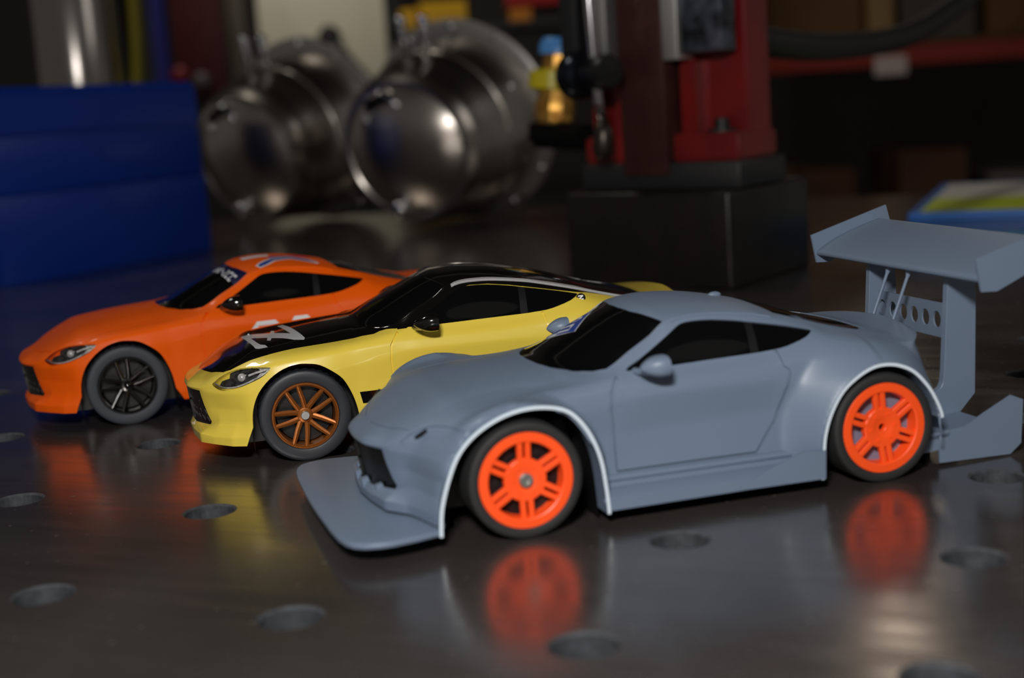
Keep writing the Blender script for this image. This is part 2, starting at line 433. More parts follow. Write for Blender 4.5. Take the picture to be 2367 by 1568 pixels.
def spoke_rim_bm(R, w, rot=0.0):
    # five V pairs of slim spokes in a thin lip
    bm = bmesh.new()
    add_lathe(bm, [(R, -30), (R, -4), (R-4, 3), (R-15, 3), (R-20, -6), (R-28, -11), (R-32, -60), (R-34, -w), (R-6, -w)], 96, 'y', closed=True)
    for k in range(5):
        for s in (-1, 1):
            mid = math.radians(104.5+72*k)+rot
            a0 = mid + s*math.radians(11); a1 = mid + s*math.radians(24)
            p0 = Vector((58*math.cos(a0), -34, 58*math.sin(a0))); p1 = Vector((130*math.cos(mid+s*math.radians(19)), -24, 130*math.sin(mid+s*math.radians(19)))); p2 = Vector(((R-14)*math.cos(a1), -3, (R-14)*math.sin(a1)))
            pts = [p0, p1, p2]; wd = [20, 19, 15]; secs = []
            for i, p in enumerate(pts):
                t = (pts[min(i+1, 2)]-pts[max(i-1, 0)]).normalized(); sd = Vector((-t.z, 0, t.x)).normalized()
                wv = wd[i]
                secs.append([bm.verts.new(p+sd*u+Vector((0, d, 0))) for u, d in ((-wv, -30), (-wv, -7), (-2, 0), (2, 0), (wv, -7), (wv, -30))])
            for A, B in zip(secs, secs[1:]):
                for q in range(6): bm.faces.new((A[q], A[(q+1) % 6], B[(q+1) % 6], B[q]))
            bm.faces.new(secs[0][::-1]); bm.faces.new(secs[2])
    hb = bmesh.new(); add_lathe(hb, [(2, -90), (60, -90), (64, -46), (56, -34), (40, -30), (2, -30)], 40, 'y')
    me = bpy.data.meshes.new('t'); hb.to_mesh(me); bm.from_mesh(me); hb.free(); bpy.data.meshes.remove(me)
    bmesh.ops.recalc_face_normals(bm, faces=bm.faces[:]); return bm
def slot_rim_bm(R, w, rot=0.0):
    # dished plastic rim: six twin spokes between wide windows
    bm = bmesh.new()
    add_lathe(bm, [(R, -40), (R, -6), (R-5, 0), (R-56, 0), (R-64, -5), (R-68, -34), (R-70, -w), (R-6, -w)], 108, 'y', closed=True)
    r0, r1 = 138.0, R-58
    def y_at(r): return -26 + 20*max(0, min(1, (r-60)/(r1-60)))
    T = 34
    def bar(a, o0, o1, ra, rb):
        # prism between lateral offsets o0..o1 along direction a
        d = Vector((math.cos(a), 0, math.sin(a))); s = Vector((-d.z, 0, d.x)); secs = []
        for r in (ra, (ra+rb)/2, rb):
            e = 4
            secs.append([bm.verts.new(d*r+s*o+Vector((0, y_at(r)+dy, 0))) for o, dy in ((o0, -T), (o0, -e), (o0+e, 0), (o1-e, 0), (o1, -e), (o1, -T))])
        for A, B in zip(secs, secs[1:]):
            for q in range(6): bm.faces.new((A[q], A[(q+1) % 6], B[(q+1) % 6], B[q]))
        bm.faces.new(secs[0][::-1]); bm.faces.new(secs[-1])
    for k in range(6):
        a = rot+k*PI/3
        bar(a, 9, 44, 100, r1+3); bar(a, -44, -9, 100, r1+3)
    hb = bmesh.new()
    add_lathe(hb, [(24, -70), (140, -70), (140, -24), (132, -18), (90, -21), (60, -24), (52, -28), (30, -28), (24, -34)], 60, 'y', closed=True)
    for k in range(6):
        a = rot+(k+0.5)*PI/3; c = Vector((95*math.cos(a), -20, 95*math.sin(a)))
        r = bmesh.ops.create_cone(hb, cap_ends=True, segments=16, radius1=12, radius2=11, depth=8, matrix=Matrix.Translation(c) @ Matrix.Rotation(PI/2, 4, 'X'))
    me = bpy.data.meshes.new('t'); hb.to_mesh(me); bm.from_mesh(me); hb.free(); bpy.data.meshes.remove(me)
    bmesh.ops.recalc_face_normals(bm, faces=bm.faces[:]); return bm
def wheels(root, S, spots, R, rim, w, tread, rim_bm, m_rim, m_tyre, m_back, cap):
    first = None
    for (x, y, side, rot) in spots:
        if side > 0 or first is None:
            b = rim_bm(rim, w-30, rot)
            wh = part('wheel', b, m_rim, root, S, True, 32)
            t = part('tyre', tyre_bm(R, rim, w, tread), m_tyre, wh, S, True, 50)
            bb = bmesh.new(); add_lathe(bb, [(2, -110), (rim-42, -110), (rim-42, -140), (2, -140)], 48, 'y'); part('brake_disc', bb, m_back[0 if x > -100 else 1], wh, S)
            cb = cap(x)
            if cb: part(*cb[:1], cb[1], cb[2], wh, S, True, 40)
            if first is None: first = wh
        else:
            wh = copy_tree(first, root)
        wh.location = (x*S, y*S*side, R*S)
        if side < 0: wh.rotation_euler = (0, 0, PI)

def mirror_bm():
    # door mirror: rounded shell, flat glass face to the rear, short stalk to the door
    bm = bmesh.new(); n, m = 24, 14
    rings = []
    for i in range(m+1):
        u = i/m                      # front (0) to rear (1)
        k = math.sin(min(1, u*1.06+0.02)*PI*0.56)**0.72
        x = -868 - 172*u
        ring = []
        for q in range(n):
            th = 2*PI*q/n; c, s = math.cos(th), math.sin(th)
            e = 0.78
            yy = 962 + (88*k)*math.copysign(abs(c)**e, c) + 6*u
            zz = 978 + 4*u + (72*k if s > 0 else 70*k)*math.copysign(abs(s)**e, s)
            ring.append(bm.verts.new((x - 10*u*(c), yy, zz)))
        rings.append(ring)
    for A, B in zip(rings, rings[1:]):
        for q in range(n): bm.faces.new((A[q], A[(q+1) % n], B[(q+1) % n], B[q]))
    bm.faces.new(rings[0][::-1]); bm.faces.new(rings[-1])
    add_tube(bm, [(-905, 770, 925), (-925, 850, 932), (-945, 925, 940)], [26, 22, 24], 10)
    bmesh.ops.recalc_face_normals(bm, faces=bm.faces[:]); return bm

# ------------------------------------------------------------------ car materials
M = {}
M['yellow'] = mat('yellow_paint', rgb(230, 204, 76), 0.34, coat=1.0, coat_rough=0.04)
M['orange'] = mat('orange_paint', rgb(234, 90, 0), 0.5, spec=0.2, coat=0.14, coat_rough=0.1, bump=(900, 0.12))
M['primer'] = mat('grey_primer', rgb(106, 121, 142), 0.42, spec=0.45, bump=(1500, 0.06))
M['primer_edge'] = mat('pale_primer_edge', rgb(214, 228, 240), 0.5)  # paler tone for the outward face of the arch lips
M['black_paint'] = mat('gloss_black_paint', rgb(14, 13, 13), 0.12, coat=1.0, coat_rough=0.02)
M['window'] = mat('smoked_window', rgb(10, 10, 11), 0.1, coat=0.6, coat_rough=0.03, spec=0.5)
M['black_plastic'] = mat('black_plastic', rgb(16, 16, 17), 0.4)
M['silver'] = mat('silver_trim', rgb(186, 186, 186), 0.34, metal=0.35)
M['white'] = mat('white_vinyl', rgb(222, 224, 228), 0.35)
M['light_grey'] = mat('pale_grey_vinyl', rgb(196, 198, 200), 0.3, coat=0.5)
M['navy'] = mat('navy_vinyl', rgb(16, 20, 66), 0.25, coat=0.5)
M['blue_vinyl'] = mat('blue_vinyl', rgb(40, 66, 150), 0.3)
M['red_vinyl'] = mat('red_vinyl', rgb(214, 40, 40), 0.35)
M['rubber'] = mat('tyre_rubber', rgb(31, 34, 40), 0.48, noise=(60, 0.3, rgb(40, 43, 49)))
M['rubber_black'] = mat('black_slick_rubber', rgb(32, 32, 33), 0.7)
M['rubber_grey'] = mat('worn_grey_rubber', rgb(50, 54, 61), 0.6)
M['copper'] = mat('copper_wheel_paint', rgb(136, 74, 28), 0.28, metal=0.55, noise=(2500, 0.2, rgb(164, 96, 38)))
M['gloss_black_wheel'] = mat('gloss_black_wheel', rgb(10, 10, 11), 0.14, coat=1.0)
M['neon'] = mat('neon_orange_plastic', rgb(255, 84, 26), 0.42)
M['chrome'] = mat('chrome', rgb(205, 205, 208), 0.12, metal=1.0)
M['chrome_dark'] = mat('grille_insert_metal', rgb(150, 150, 150), 0.3, metal=0.9)
M['steel_dull'] = mat('dull_steel', rgb(190, 190, 186), 0.45, metal=1.0)
M['lamp_dark'] = mat('lamp_interior', rgb(30, 30, 32), 0.25, metal=0.3, noise=(420, 0.12, rgb(64, 64, 66)))
def clear_lens():
    m = bpy.data.materials.new('clear_lens'); m.use_nodes = True; nt = m.node_tree; N = nt.nodes.new
    out = nt.nodes['Material Output']; t = N('ShaderNodeBsdfTransparent'); g = N('ShaderNodeBsdfGlossy'); g.inputs['Roughness'].default_value = 0.04
    fr = N('ShaderNodeFresnel'); fr.inputs['IOR'].default_value = 1.45; mx = N('ShaderNodeMixShader')
    nt.links.new(fr.outputs[0], mx.inputs[0]); nt.links.new(t.outputs[0], mx.inputs[1]); nt.links.new(g.outputs[0], mx.inputs[2]); nt.links.new(mx.outputs[0], out.inputs[0]); return m
M['lens'] = clear_lens()
M['pillar'] = mat('satin_black_pillar', rgb(21, 21, 23), 0.35)
M['lamp_silver'] = mat('lamp_silver', rgb(206, 204, 200), 0.3, metal=0.15, noise=(500, 0.2, rgb(140, 140, 142)))
M['inner_grey'] = mat('grey_hub_plastic', rgb(120, 118, 138), 0.6)

def body_half(kind):
    G = body_grid(crest=kind == 'grey')
    if kind == 'grey': G = flare(G)
    return grid_bm(G)

def build_car(kind, root, S):
    wide = kind == 'grey'
    paint = {'grey': M['primer'], 'yellow': M['yellow'], 'orange': M['orange']}[kind]
    bm = body_half(kind)
    fa, ra = (WIDE_F, WIDE_R) if wide else (ARCH_F, ARCH_R)
    fa_s = smooth_poly(fa, 3, True) if not wide else smooth_poly(fa, 3, False); ra_s = smooth_poly(ra, 3, True) if not wide else smooth_poly(ra, 3, False)
    for poly in (fa_s, ra_s):
        bmesh.ops.delete(bm, geom=cut(bm, poly, 'side', lambda c, n: c.y > 300 and c.z < 900), context='FACES')
    if wide:   # lower rear corner left open round the diffuser
        bmesh.ops.delete(bm, geom=cut(bm, [(-3004, 20), (-3004, 415), (-3120, 430), (-3400, 430), (-3400, 20)], 'side', lambda c, n: c.x < -2950), context='FACES')
    # grooves first, then the openings
    groove(bm, DOOR, 'side', lambda c, n: c.y > 600 and n.y > 0.05 and c.z < 960, 9, 18)
    if kind != 'yellow':
        groove(bm, HOODSEAM, 'top', up_top, 4, 6)
    win = take(bm, cut(bm, smooth_poly(WINDOW, 2), 'side', out_side), 12 if wide else 3)
    ws = take(bm, cut(bm, WSHIELD, 'top', lambda c, n: c.z > 860 and n.z > 0.1 and c.x > -1260), 4)
    rw = take(bm, cut(bm, REARWIN, 'top', lambda c, n: c.z > 930 and n.z > 0.1), 4)
    lamp_faces = cut(bm, smooth_poly(LAMP, 2), 'side', lambda c, n: c.y > 480 and c.x > 150 and c.z > 500)
    lens = take(bm, lamp_faces, -1.0, delete=False)
    lamp = take(bm, lamp_faces, 10 if wide else 26, walls=10 if wide else 26)
    gf = cut(bm, GRILLE, 'front', fwd)
    gr = take(bm, gf, 20, walls=20)
    mirror_join(bm)
    mats = [paint, M['black_paint'], M['silver'], M['white'], M['blue_vinyl'], M['red_vinyl'], M['light_grey'], M['primer_edge']]
    def paint_in(poly, plane, keep, mi, b=bm, slack=45):
        for f in cut(b, poly, plane, keep, slack): f.material_index = mi
    if kind == 'yellow':
        hp = [(752,0),(742,60),(712,221),(655,430),(572,610),(514,664),(446,680),(334,693),(240,706),(19,701),(-146,699),(-369,699),(-500,706),(-591,720),(-640,695),(-690,700),(-760,740),(-830,740),(-830,0)]
        full = hp + [(x, -y) for x, y in hp[::-1] if y]
        paint_in(full, 'top', lambda c, n: n.z > 0.2 and c.z > 560 and c.x > -835, 1)
        tr = smooth_poly(TRIM, 3, False)
        roof = BLACKEDGE + [(-2920, 960), (-2940, 1000), (-2940, 1400), (-780, 1400), (-780, 960)]
        paint_in(roof, 'side', lambda c, n: c.z > 900, 1)
        tl = [p for p in tr if p[0] < -1225]
        strip = [(x, z-4) for x, z in tl] + [(x, z+20) for x, z in tl[::-1]]
        paint_in(strip, 'side', lambda c, n: abs(c.y) > 420 and c.z > 900, 2)
        zz = [(387,-230),(374,-64),(332,325),(309,508),(280,541),(216,552),(229,479),(266,431),(290,307),(319,85),(195,228),(206,339),(180,372),(167,287),(92,383),(8,511),(-66,556),(-77,511),(12,-85),(40,-240),(85,-230),(69,-119),(57,-15),(16,279),(131,104),(124,0),(147,-46),(164,59),(242,-52),(319,-130)]
        paint_in(zz, 'top', lambda c, n: n.z > 0.3 and c.z > 700, 6, slack=30)
        paint_in([(-428,486),(-447,394),(-2090,394),(-2110,486)], 'side', out_side, 1)
    if kind == 'orange':
        w = 42
        two = stroke_poly([(-1140,690),(-1196,764),(-1352,764),(-1408,700),(-1396,640),(-1200,500),(-1140,440),(-1420,440)], w)
        three = stroke_poly([(-1518,735),(-1540,776),(-1650,776),(-1690,730),(-1690,660),(-1640,610),(-1570,610)], w)
        three2 = stroke_poly([(-1640,608),(-1690,560),(-1690,490),(-1650,440),(-1540,440),(-1518,485)], w)
        for p in (two, three, three2): paint_in(p, 'side', out_side, 3, slack=30)
        topk = lambda c, n: n.z > 0.3 and c.z > 1100
        wing = [(-1290,470),(-1345,400),(-1470,270),(-1600,205),(-1730,200),(-1840,290),(-1900,430),(-1870,470),(-1800,420),(-1650,330),(-1500,390),(-1410,500),(-1320,560)]
        inner = [(-1310,470),(-1355,420),(-1475,300),(-1600,235),(-1725,230),(-1825,310),(-1875,430),(-1800,395),(-1650,305),(-1490,370),(-1400,480),(-1325,535)]
        paint_in(wing, 'top', topk, 3, slack=30); paint_in(inner, 'top', topk, 4, slack=30)
        paint_in([(-1230,-60),(-1230,120),(-1480,120),(-1500,-60)], 'top', topk, 3, slack=30)
        paint_in([(-1710,-80),(-1710,215),(-1870,215),(-1870,-80)], 'top', topk, 5, slack=30)
        paint_in([(-1450,265),(-1600,205),(-1730,200),(-1690,140),(-1480,150)], 'top', topk, 4, slack=30)
    bmesh.ops.remove_doubles(bm, verts=bm.verts[:], dist=0.05)
    # plastic shell thickness
    bm.normal_update(); inner = {}
    for e in [e for e in bm.edges if len(e.link_faces) == 1]:
        q = []
        for v in e.verts:
            if v not in inner: inner[v] = bm.verts.new(v.co - v.normal*14)
            q.append(inner[v])
        f0 = e.link_faces[0]; a, b_ = e.verts
        for l in f0.loops:
            if l.edge == e: a, b_ = l.vert, l.link_loop_next.vert
        if inner[a] != inner[b_]:
            nf = bm.faces.new((b_, a, inner[a], inner[b_])); nf.material_index = f0.material_index
    bm2 = bm.copy()
    body = part('body_shell', bm, mats, root, S, True, 38)
    for f in cut(win, [(-1752,925),(-1778,1165),(-1830,1150),(-1812,925)], 'side', lambda c, n: True): f.material_index = 1
    both('side_window', win, [M['window'], M['pillar']], root, S)
    wz = ws; mirror_join(wz)
    if kind == 'orange':
        for f in cut(wz, [(-985,0),(-1005,-300),(-1060,-640),(-1270,-640),(-1270,640),(-1060,640),(-1005,300)], 'top', lambda c, n: True): f.material_index = 1
        y = -118
        for g in 'NMK-ZCC':
            for st_ in LETTERS[g]:
                p = []
                for u, v in st_:
                    yy = y+u*64; p.append((-968-0.13*max(yy, 0)-v*66, yy))
                for f in cut(wz, stroke_poly(p, 23), 'top', lambda c, n: True, 30): f.material_index = 2
            y += 93
    if kind == 'grey':
        ban = [(-700,-190),(-960,-60),(-1120,60),(-1130,-20),(-1110,-330),(-1150,-560),(-1000,-600),(-760,-560),(-640,-420)]
        ban = [(-672,-380),(-736,-197),(-783,-62),(-942,-257),(-1060,-400),(-1110,-520),(-900,-620),(-760,-620)]
        for f in cut(wz, ban, 'top', lambda c, n: True, 30): f.material_index = 3
        for pth in ([(-745,-330),(-790,-200),(-850,-270),(-800,-400),(-850,-480)], [(-880,-360),(-930,-330),(-960,-420),(-900,-500)], [(-700,-400),(-730,-300)]):
            for f in cut(wz, stroke_poly(pth, 30), 'top', lambda c, n: True, 30): f.material_index = 2
        for f in cut(wz, stroke_poly([(-672,-384),(-738,-192),(-785,-58),(-944,-255),(-1062,-398)], 10), 'top', lambda c, n: True, 30): f.material_index = 2
    bv = BVHTree.FromBMesh(bm2)
    line = []
    for x, z in [p for p in smooth_poly(TRIM, 3, False) if (-2640 if kind == 'yellow' else -2010) < p[0] < -1215]:
        hit_ = bv.ray_cast(Vector((x, 1500, z+4)), Vector((0, -1, 0)))
        if hit_[0] is not None: line.append(tuple(hit_[0]))
    tb_ = bmesh.new(); add_tube(tb_, line, [6]+[11]*(len(line)-2)+[9], 10)
    both('roof_moulding', tb_, M['silver'] if kind == 'yellow' else paint, root, S)
    bm2.free()
    part('windshield', wz, [M['window'], M['navy'], M['white'], M['blue_vinyl']], root, S)
    mirror_join(rw); part('rear_window', rw, M['window'], root, S)
    # headlights
    if not wide:
        for f in lamp.faces: f.material_index = 1 if f.calc_center_median().x > 430 else 2
        for f in cut(lamp, smooth_poly([(604,588),(588,640),(530,664),(520,700),(430,736),(330,742),(300,715),(335,672),(420,628),(510,596)], 2), 'side', lambda c, n: True, 30): f.material_index = 0
        hl = both('headlight', lamp, [M['lamp_dark'], paint, M['lamp_silver']], root, S)
        for s_, h_ in ((1, hl[0]), (-1, hl[1])):
            lb = lens.copy()
            if s_ < 0: bmesh.ops.scale(lb, vec=(1, -1, 1), verts=lb.verts[:]); bmesh.ops.reverse_faces(lb, faces=lb.faces[:])
            part('lens', lb, M['lens'], h_, S)
            rb = bmesh.new()
            bmesh.ops.create_uvsphere(rb, u_segments=20, v_segments=12, radius=34, matrix=Matrix.Translation((440, s_*738, 672)))
            add_box(rb, (395, s_*742-12, 664), (425, s_*742+12, 694))
            pts = smooth_poly([(640, s_*588, 622), (585, s_*655, 596), (500, s_*742, 604), (400, s_*812, 642), (300, s_*845, 690), (240, s_*852, 728)], 5, False)
            add_tube(rb, pts, [7]*len(pts), 8)
            add_tube(rb, smooth_poly([(390, s_*790, 690), (330, s_*818, 712), (262, s_*842, 730)], 5, False), [9]*5+[9]*5+[5], 8)
            part('reflector', rb, M['lamp_silver'], h_, S)
    else:
        hl = both('headlight', lamp, M['primer'], root, S)
        for s_, h_ in ((1, hl[0]), (-1, hl[1])):
            sb = bmesh.new(); add_tube(sb, [(583, s_*684, 660), (550, s_*712, 684), (520, s_*736, 712)], [9, 13, 9], 10)
            part('lamp_slot', sb, M['black_plastic'], h_, S)
    lens.free()
    # grille
    mirror_join(gr); g_ = part('grille', gr, M['black_plastic'], root, S)
    bb = bmesh.new()
    if not wide:
        for row in range(4):
            for k in range(11):
                y = (k-5)*84 + (row % 2)*20
                z = (508, 440, 372, 318)[row]
                if abs(y) > (448, 452, 470, 490)[row]: continue
                t = (556-z)/266
                xc = 863-36*t - (0.00052-0.00002*t)*y*y - 17
                add_tube(bb, [(xc+7, y, z+24), (xc-4, y, z), (xc-15, y, z-24)], 4.5, 6)
        part('grille_bars', bb, M['chrome_dark'], g_, S)
    else:
        for y in (-330, -110, 110, 330):
            x = 850 - 0.00055*y*y
            add_prism(bb, [(x-50, 240), (x+4, 224), (x+14, 290), (x-30, 300)], y-24, y+24, 'xz')
        part('grille_tabs', bb, M['primer'], root, S)
    # mirrors
    both('door_mirror', mirror_bm(), M['primer'] if wide else M['black_paint'], root, S, angle=50)
    # wheel housings and chassis
    if wide:
        a = arch_strip(WIDE_F[1:-1], 900, 1092, 21); both('arch_lip', a, [M['primer'], M['primer_edge']], root, S)
        a = arch_strip(WIDE_R[1:-1], 930, 1092, 21); both('arch_lip', a, [M['primer'], M['primer_edge']], root, S)
    yb = 560
    for cv in (fa, ra):
        both('wheel_housing', arch_strip(cv, yb, 905 if wide else 862), M['black_plastic'], root, S)
    cb = bmesh.new()
    add_prism(cb, [(600,120),(640,300),(600,560),(-500,620),(-700,820),(-2700,820),(-3000,600),(-3050,330),(-2950,130)], -540, 540, 'xz')
    add_prism(cb, [(-560,120),(-560,560),(-1990,560),(-1990,120)], -800, 800, 'xz')
    part('chassis', cb, M['black_plastic'], root, S, False)
    if kind == 'yellow':
        for s_ in (1, -1):
            bd = bmesh.new(); add_lathe(bd, [(1, -2), (36, -2), (38, 2), (36, 6), (1, 6)], 32, 'y')
            bmesh.ops.transform(bd, matrix=Matrix.Translation((-2258, 746, 1022)) @ Matrix.Rotation(0.42, 4, 'X') @ Matrix.Rotation(-0.25, 4, 'Z'), verts=bd.verts[:])
            if s_ < 0: bmesh.ops.scale(bd, vec=(1, -1, 1), verts=bd.verts[:]); bmesh.ops.reverse_faces(bd, faces=bd.faces[:])
            o = part('pillar_badge', bd, M['black_paint'], root, S)
            zb = bmesh.new()
            for st_ in ([(-20,14),(20,14),(-20,-14),(20,-14)],):
                pl = ribbon([(-p[0], p[1]) for p in st_], 5)
            for seg in (((20,14),(-20,14)), ((-20,14),(20,-14)), ((20,-14),(-20,-14))):
                add_prism(zb, ribbon(seg, 4.5), 6, 9, 'xz')
            bmesh.ops.transform(zb, matrix=Matrix.Translation((-2258, 746, 1022)) @ Matrix.Rotation(0.42, 4, 'X') @ Matrix.Rotation(-0.25, 4, 'Z'), verts=zb.verts[:])
            if s_ < 0: bmesh.ops.scale(zb, vec=(1, -1, 1), verts=zb.verts[:]); bmesh.ops.reverse_faces(zb, faces=zb.faces[:])
            part('emblem', zb, M['silver'], o, S, False)
    if wide: body_kit(root, S)
    return body

LETTERS = {'N': [[(0,0),(0,1),(1,0),(1,1)]], 'M': [[(0,0),(0,1),(.5,.4),(1,1),(1,0)]], '-': [[(0.1,.5),(.9,.5)]], '2': [[(0,1),(1,1),(1,.5),(0,.5),(0,0),(1,0)]],
           '3': [[(0,1),(1,1),(1,.5),(.2,.5)], [(1,.5),(1,0),(0,0)]], 'K': [[(0,0),(0,1)], [(1,1),(0,.5),(1,0)]], 'Z': [[(0,1),(1,1),(0,0),(1,0)]], 'C': [[(1,1),(0,1),(0,0),(1,0)]]}

def body_kit(root, S):
    P_, E_ = M['primer'], M['primer_edge']
    # front splitter
    half = [(1195,0),(1193,250),(1180,700),(1165,900),(1140,1010),(1100,1085),(1040,1130),(950,1155),(880,1160),(720,1135),(562,1088)]
    poly = half + [(x, -y) for x, y in half[:0:-1]] + []
    poly = poly[:len(half)] + [(556, 1000), (480, 860), (480, -860), (556, -1000)] + poly[len(half):]
    b = bmesh.new(); add_prism(b, poly, 108, 146, 'xy'); 
    bmesh.ops.bevel(b, geom=[e for e in b.edges if abs(e.verts[0].co.z-e.verts[1].co.z) < 1], offset=12, segments=3, affect='EDGES', profile=0.5)
    part('front_splitter', b, P_, root, S)
    # side skirt with its rear fin
    sec = [(850,290),(896,276),(914,258),(902,234),(928,214),(1072,190),(1090,178),(1090,104),(1060,100),(860,120)]
    b = bmesh.new(); rows = []
    for x in np.linspace(-552, -2100, 26):
        t = (x+552)/(-1548); rows.append([b.verts.new((x, y-6*t*0, z-12*t if z > 110 else z)) for y, z in sec])
    for A, B in zip(rows, rows[1:]):
        for k in range(len(sec)): b.faces.new((A[k], A[(k+1) % len(sec)], B[(k+1) % len(sec)], B[k]))
    b.faces.new(rows[0]); b.faces.new(rows[-1][::-1])
    bmesh.ops.recalc_face_normals(b, faces=b.faces[:])
    both('side_skirt', b, P_, root, S, angle=25)
    b = bmesh.new(); add_prism(b, [(-1480,140),(-1700,226),(-1945,306),(-2113,296),(-2106,100),(-1480,108)], 1078, 1098, 'xz')
    both('skirt_fin', b, P_, root, S, angle=25)
    # rear diffuser tray with end fins
    b = bmesh.new(); add_prism(b, [(-2960,190),(-2960,235),(-3300,262),(-3500,280),(-3500,250),(-3300,215)], -905, 905, 'xz')
    for y in (-895, 895): add_prism(b, [(-2960,110),(-2960,215),(-3200,235),(-3120,120)], y-10, y+10, 'xz')
    for y in (-520, -180, 180, 520): add_prism(b, [(-3000,110),(-3000,200),(-3480,255),(-3480,150)], y-10, y+10, 'xz')
    part('rear_diffuser', b, P_, root, S, angle=25)
    b = bmesh.new(); add_prism(b, [(-3100,165),(-3694,440),(-3790,398),(-3771,82),(-3681,12),(-3105,26)], 892, 912, 'xz')
    both('diffuser_fin', b, P_, root, S, angle=25)
    # wing stand
    up = [(-3428,1300),(-3640,1330),(-3658,1113),(-3640,400),(-3490,250),(-3250,196),(-3120,230),(-3120,380),(-3299,448)] + [(-3299+ -78*math.sin(t), 448+90*(1-math.cos(t))) for t in (0.4,0.8,1.2,1.55)] + [(-3385,600)]
    b = bmesh.new(); add_prism(b, up, 500, 558, 'xz'); bmesh.ops.bevel(b, geom=b.edges[:], offset=3, segments=1, affect='EDGES')
    both('wing_upright', b, P_, root, S, angle=25)
    # pierced cross plate between the uprights
    b = bmesh.new(); n = 28; xs = -3505; hx = [-450+150*k for k in range(7)]; r = 56; zc = 930; z0, z1 = 800, 1058
    lo, hi = -504, 504
    edges = [lo] + [(hx[k]+hx[k+1])/2 for k in range(6)] + [hi]
    for k in range(7):
        a, c = edges[k], edges[k+1]; ring = []; outer = []
        cor = [(c, z1), (a, z1), (a, z0), (c, z0)]
        for q4 in range(4):
            (ya, za), (yb2, zb2) = cor[q4], cor[(q4+1) % 4]
            for q in range(8):
                y_, z_ = ya+(yb2-ya)*q/8, za+(zb2-za)*q/8; outer.append((y_, z_))
                th = math.atan2((z_-zc)/r/1.12, (y_-hx[k])/r/0.92); ring.append((hx[k]+r*math.cos(th)*0.92, zc+r*math.sin(th)*1.12))
        n = 32
        V = [[b.verts.new((x, y, z)) for y, z in lst] for x in (xs+8, xs-8) for lst in (ring, outer)]
        for q in range(n):
            w = (q+1) % n
            b.faces.new((V[0][q], V[1][q], V[1][w], V[0][w])); b.faces.new((V[2][q], V[2][w], V[3][w], V[3][q])); b.faces.new((V[0][q], V[0][w], V[2][w], V[2][q])); b.faces.new((V[1][q], V[3][q], V[3][w], V[1][w]))
    bmesh.ops.remove_doubles(b, verts=b.verts[:], dist=0.3); bmesh.ops.recalc_face_normals(b, faces=b.faces[:])
    part('cross_plate', b, P_, root, S, False)
    for y in (-140, 140):
        b = bmesh.new(); add_tube(b, [(-3372, y, 1300), (-3366, y, 1262), (-3355, y, 1238), (-3225, y, 925)], [26, 20, 13, 13], 12)
        part('support_rod', b, P_, root, S)
    # wing aerofoil
    prof = [(-3310,1305),(-3300,1328),(-3312,1348),(-3350,1372),(-3450,1424),(-3600,1482),(-3760,1530),(-3880,1560),(-3880,1548),(-3760,1508),(-3600,1448),(-3480,1388),(-3400,1334),(-3345,1304)]
    b = bmesh.new(); add_prism(b, smooth_poly(prof, 3), -1128, 1128, 'xz')
    part('rear_wing', b, P_, root, S, angle=40)
    b = bmesh.new(); add_prism(b, [(-3256,1475),(-3960,1668),(-4010,1480),(-3420,1240),(-3300,1246)], 1124, 1144, 'xz')
    both('wing_endplate', b, P_, root, S, angle=25)
    b = bmesh.new(); bmesh.ops.create_uvsphere(b, u_segments=20, v_segments=10, radius=1, matrix=Matrix.Translation((-1850, 0, 1250)) @ Matrix.Diagonal((52, 30, 26, 1)))
    part('roof_antenna', b, P_, root, S)

# ------------------------------------------------------------------ the three cars
def car(kind, name, pose, s, label):
    X, Y, a = pose
    root = empty(name, (X*0.1, Y*0.1, 0), a+PI, label, 'toy car', 'model sports cars on the work table')
    S = s*0.1
    build_car(kind, root, S)
    return root, S
yroot, SY = car('yellow', 'model_car', (-1.0898, 6.9175, .2228), .00060589, 'yellow model sports car with gloss black hood and roof and copper wheels')
def ycap(x):
    b = bmesh.new(); add_lathe(b, [(1, -32), (34, -32), (34, -14), (30, -10), (1, -10)], 28, 'y'); return ('hub_cap', b, M['steel_dull'])
wheels(yroot, SY, [(0, 884, 1, 0.0), (0, 884, -1, 0), (-2550, 892, 1, 0.5), (-2550, 892, -1, 0)], 352, 257, 250, True, spoke_rim_bm, M['copper'], M['rubber'], (M['black_plastic'], M['black_plastic']), ycap)
oroot, SO = car('orange', 'model_car', (-2.2451, 7.9763, .3393), .00060589, 'orange model sports car with white door number and black wheels')
def ocap(x):
    b = bmesh.new(); add_lathe(b, [(1, -34), (34, -34), (30, -14), (18, -4), (1, 2)], 28, 'y'); return ('hub_cap', b, M['gloss_black_wheel'])
wheels(oroot, SO, [(0, 884, 1, 0.22), (0, 884, -1, 0), (-2550, 892, 1, 0.5), (-2550, 892, -1, 0)], 352, 257, 250, True, spoke_rim_bm, M['gloss_black_wheel'], M['rubber_grey'], (M['black_plastic'], M['black_plastic']), ocap)
groot, SG = car('grey', 'model_car', (-.1679, 5.5801, .2835), .0005767, 'matt grey widebody model race car with tall rear wing and neon orange wheels')
def gcap(x):
    if x < -100: return None
    b = bmesh.new(); add_lathe(b, [(1, -30), (46, -30), (46, -4), (40, 2), (22, 2), (18, -10), (1, -10)], 32, 'y'); return ('wheel_nut', b, M['steel_dull'])
wheels(groot, SG, [(-24, 1070, 1, PI/2), (-24, 1070, -1, 0), (-2580, 1062, 1, PI/2-0.12), (-2580, 1062, -1, 0)], 378, 312, 340, False, slot_rim_bm, M['neon'], M['rubber_black'], (M['black_plastic'], M['inner_grey']), gcap)
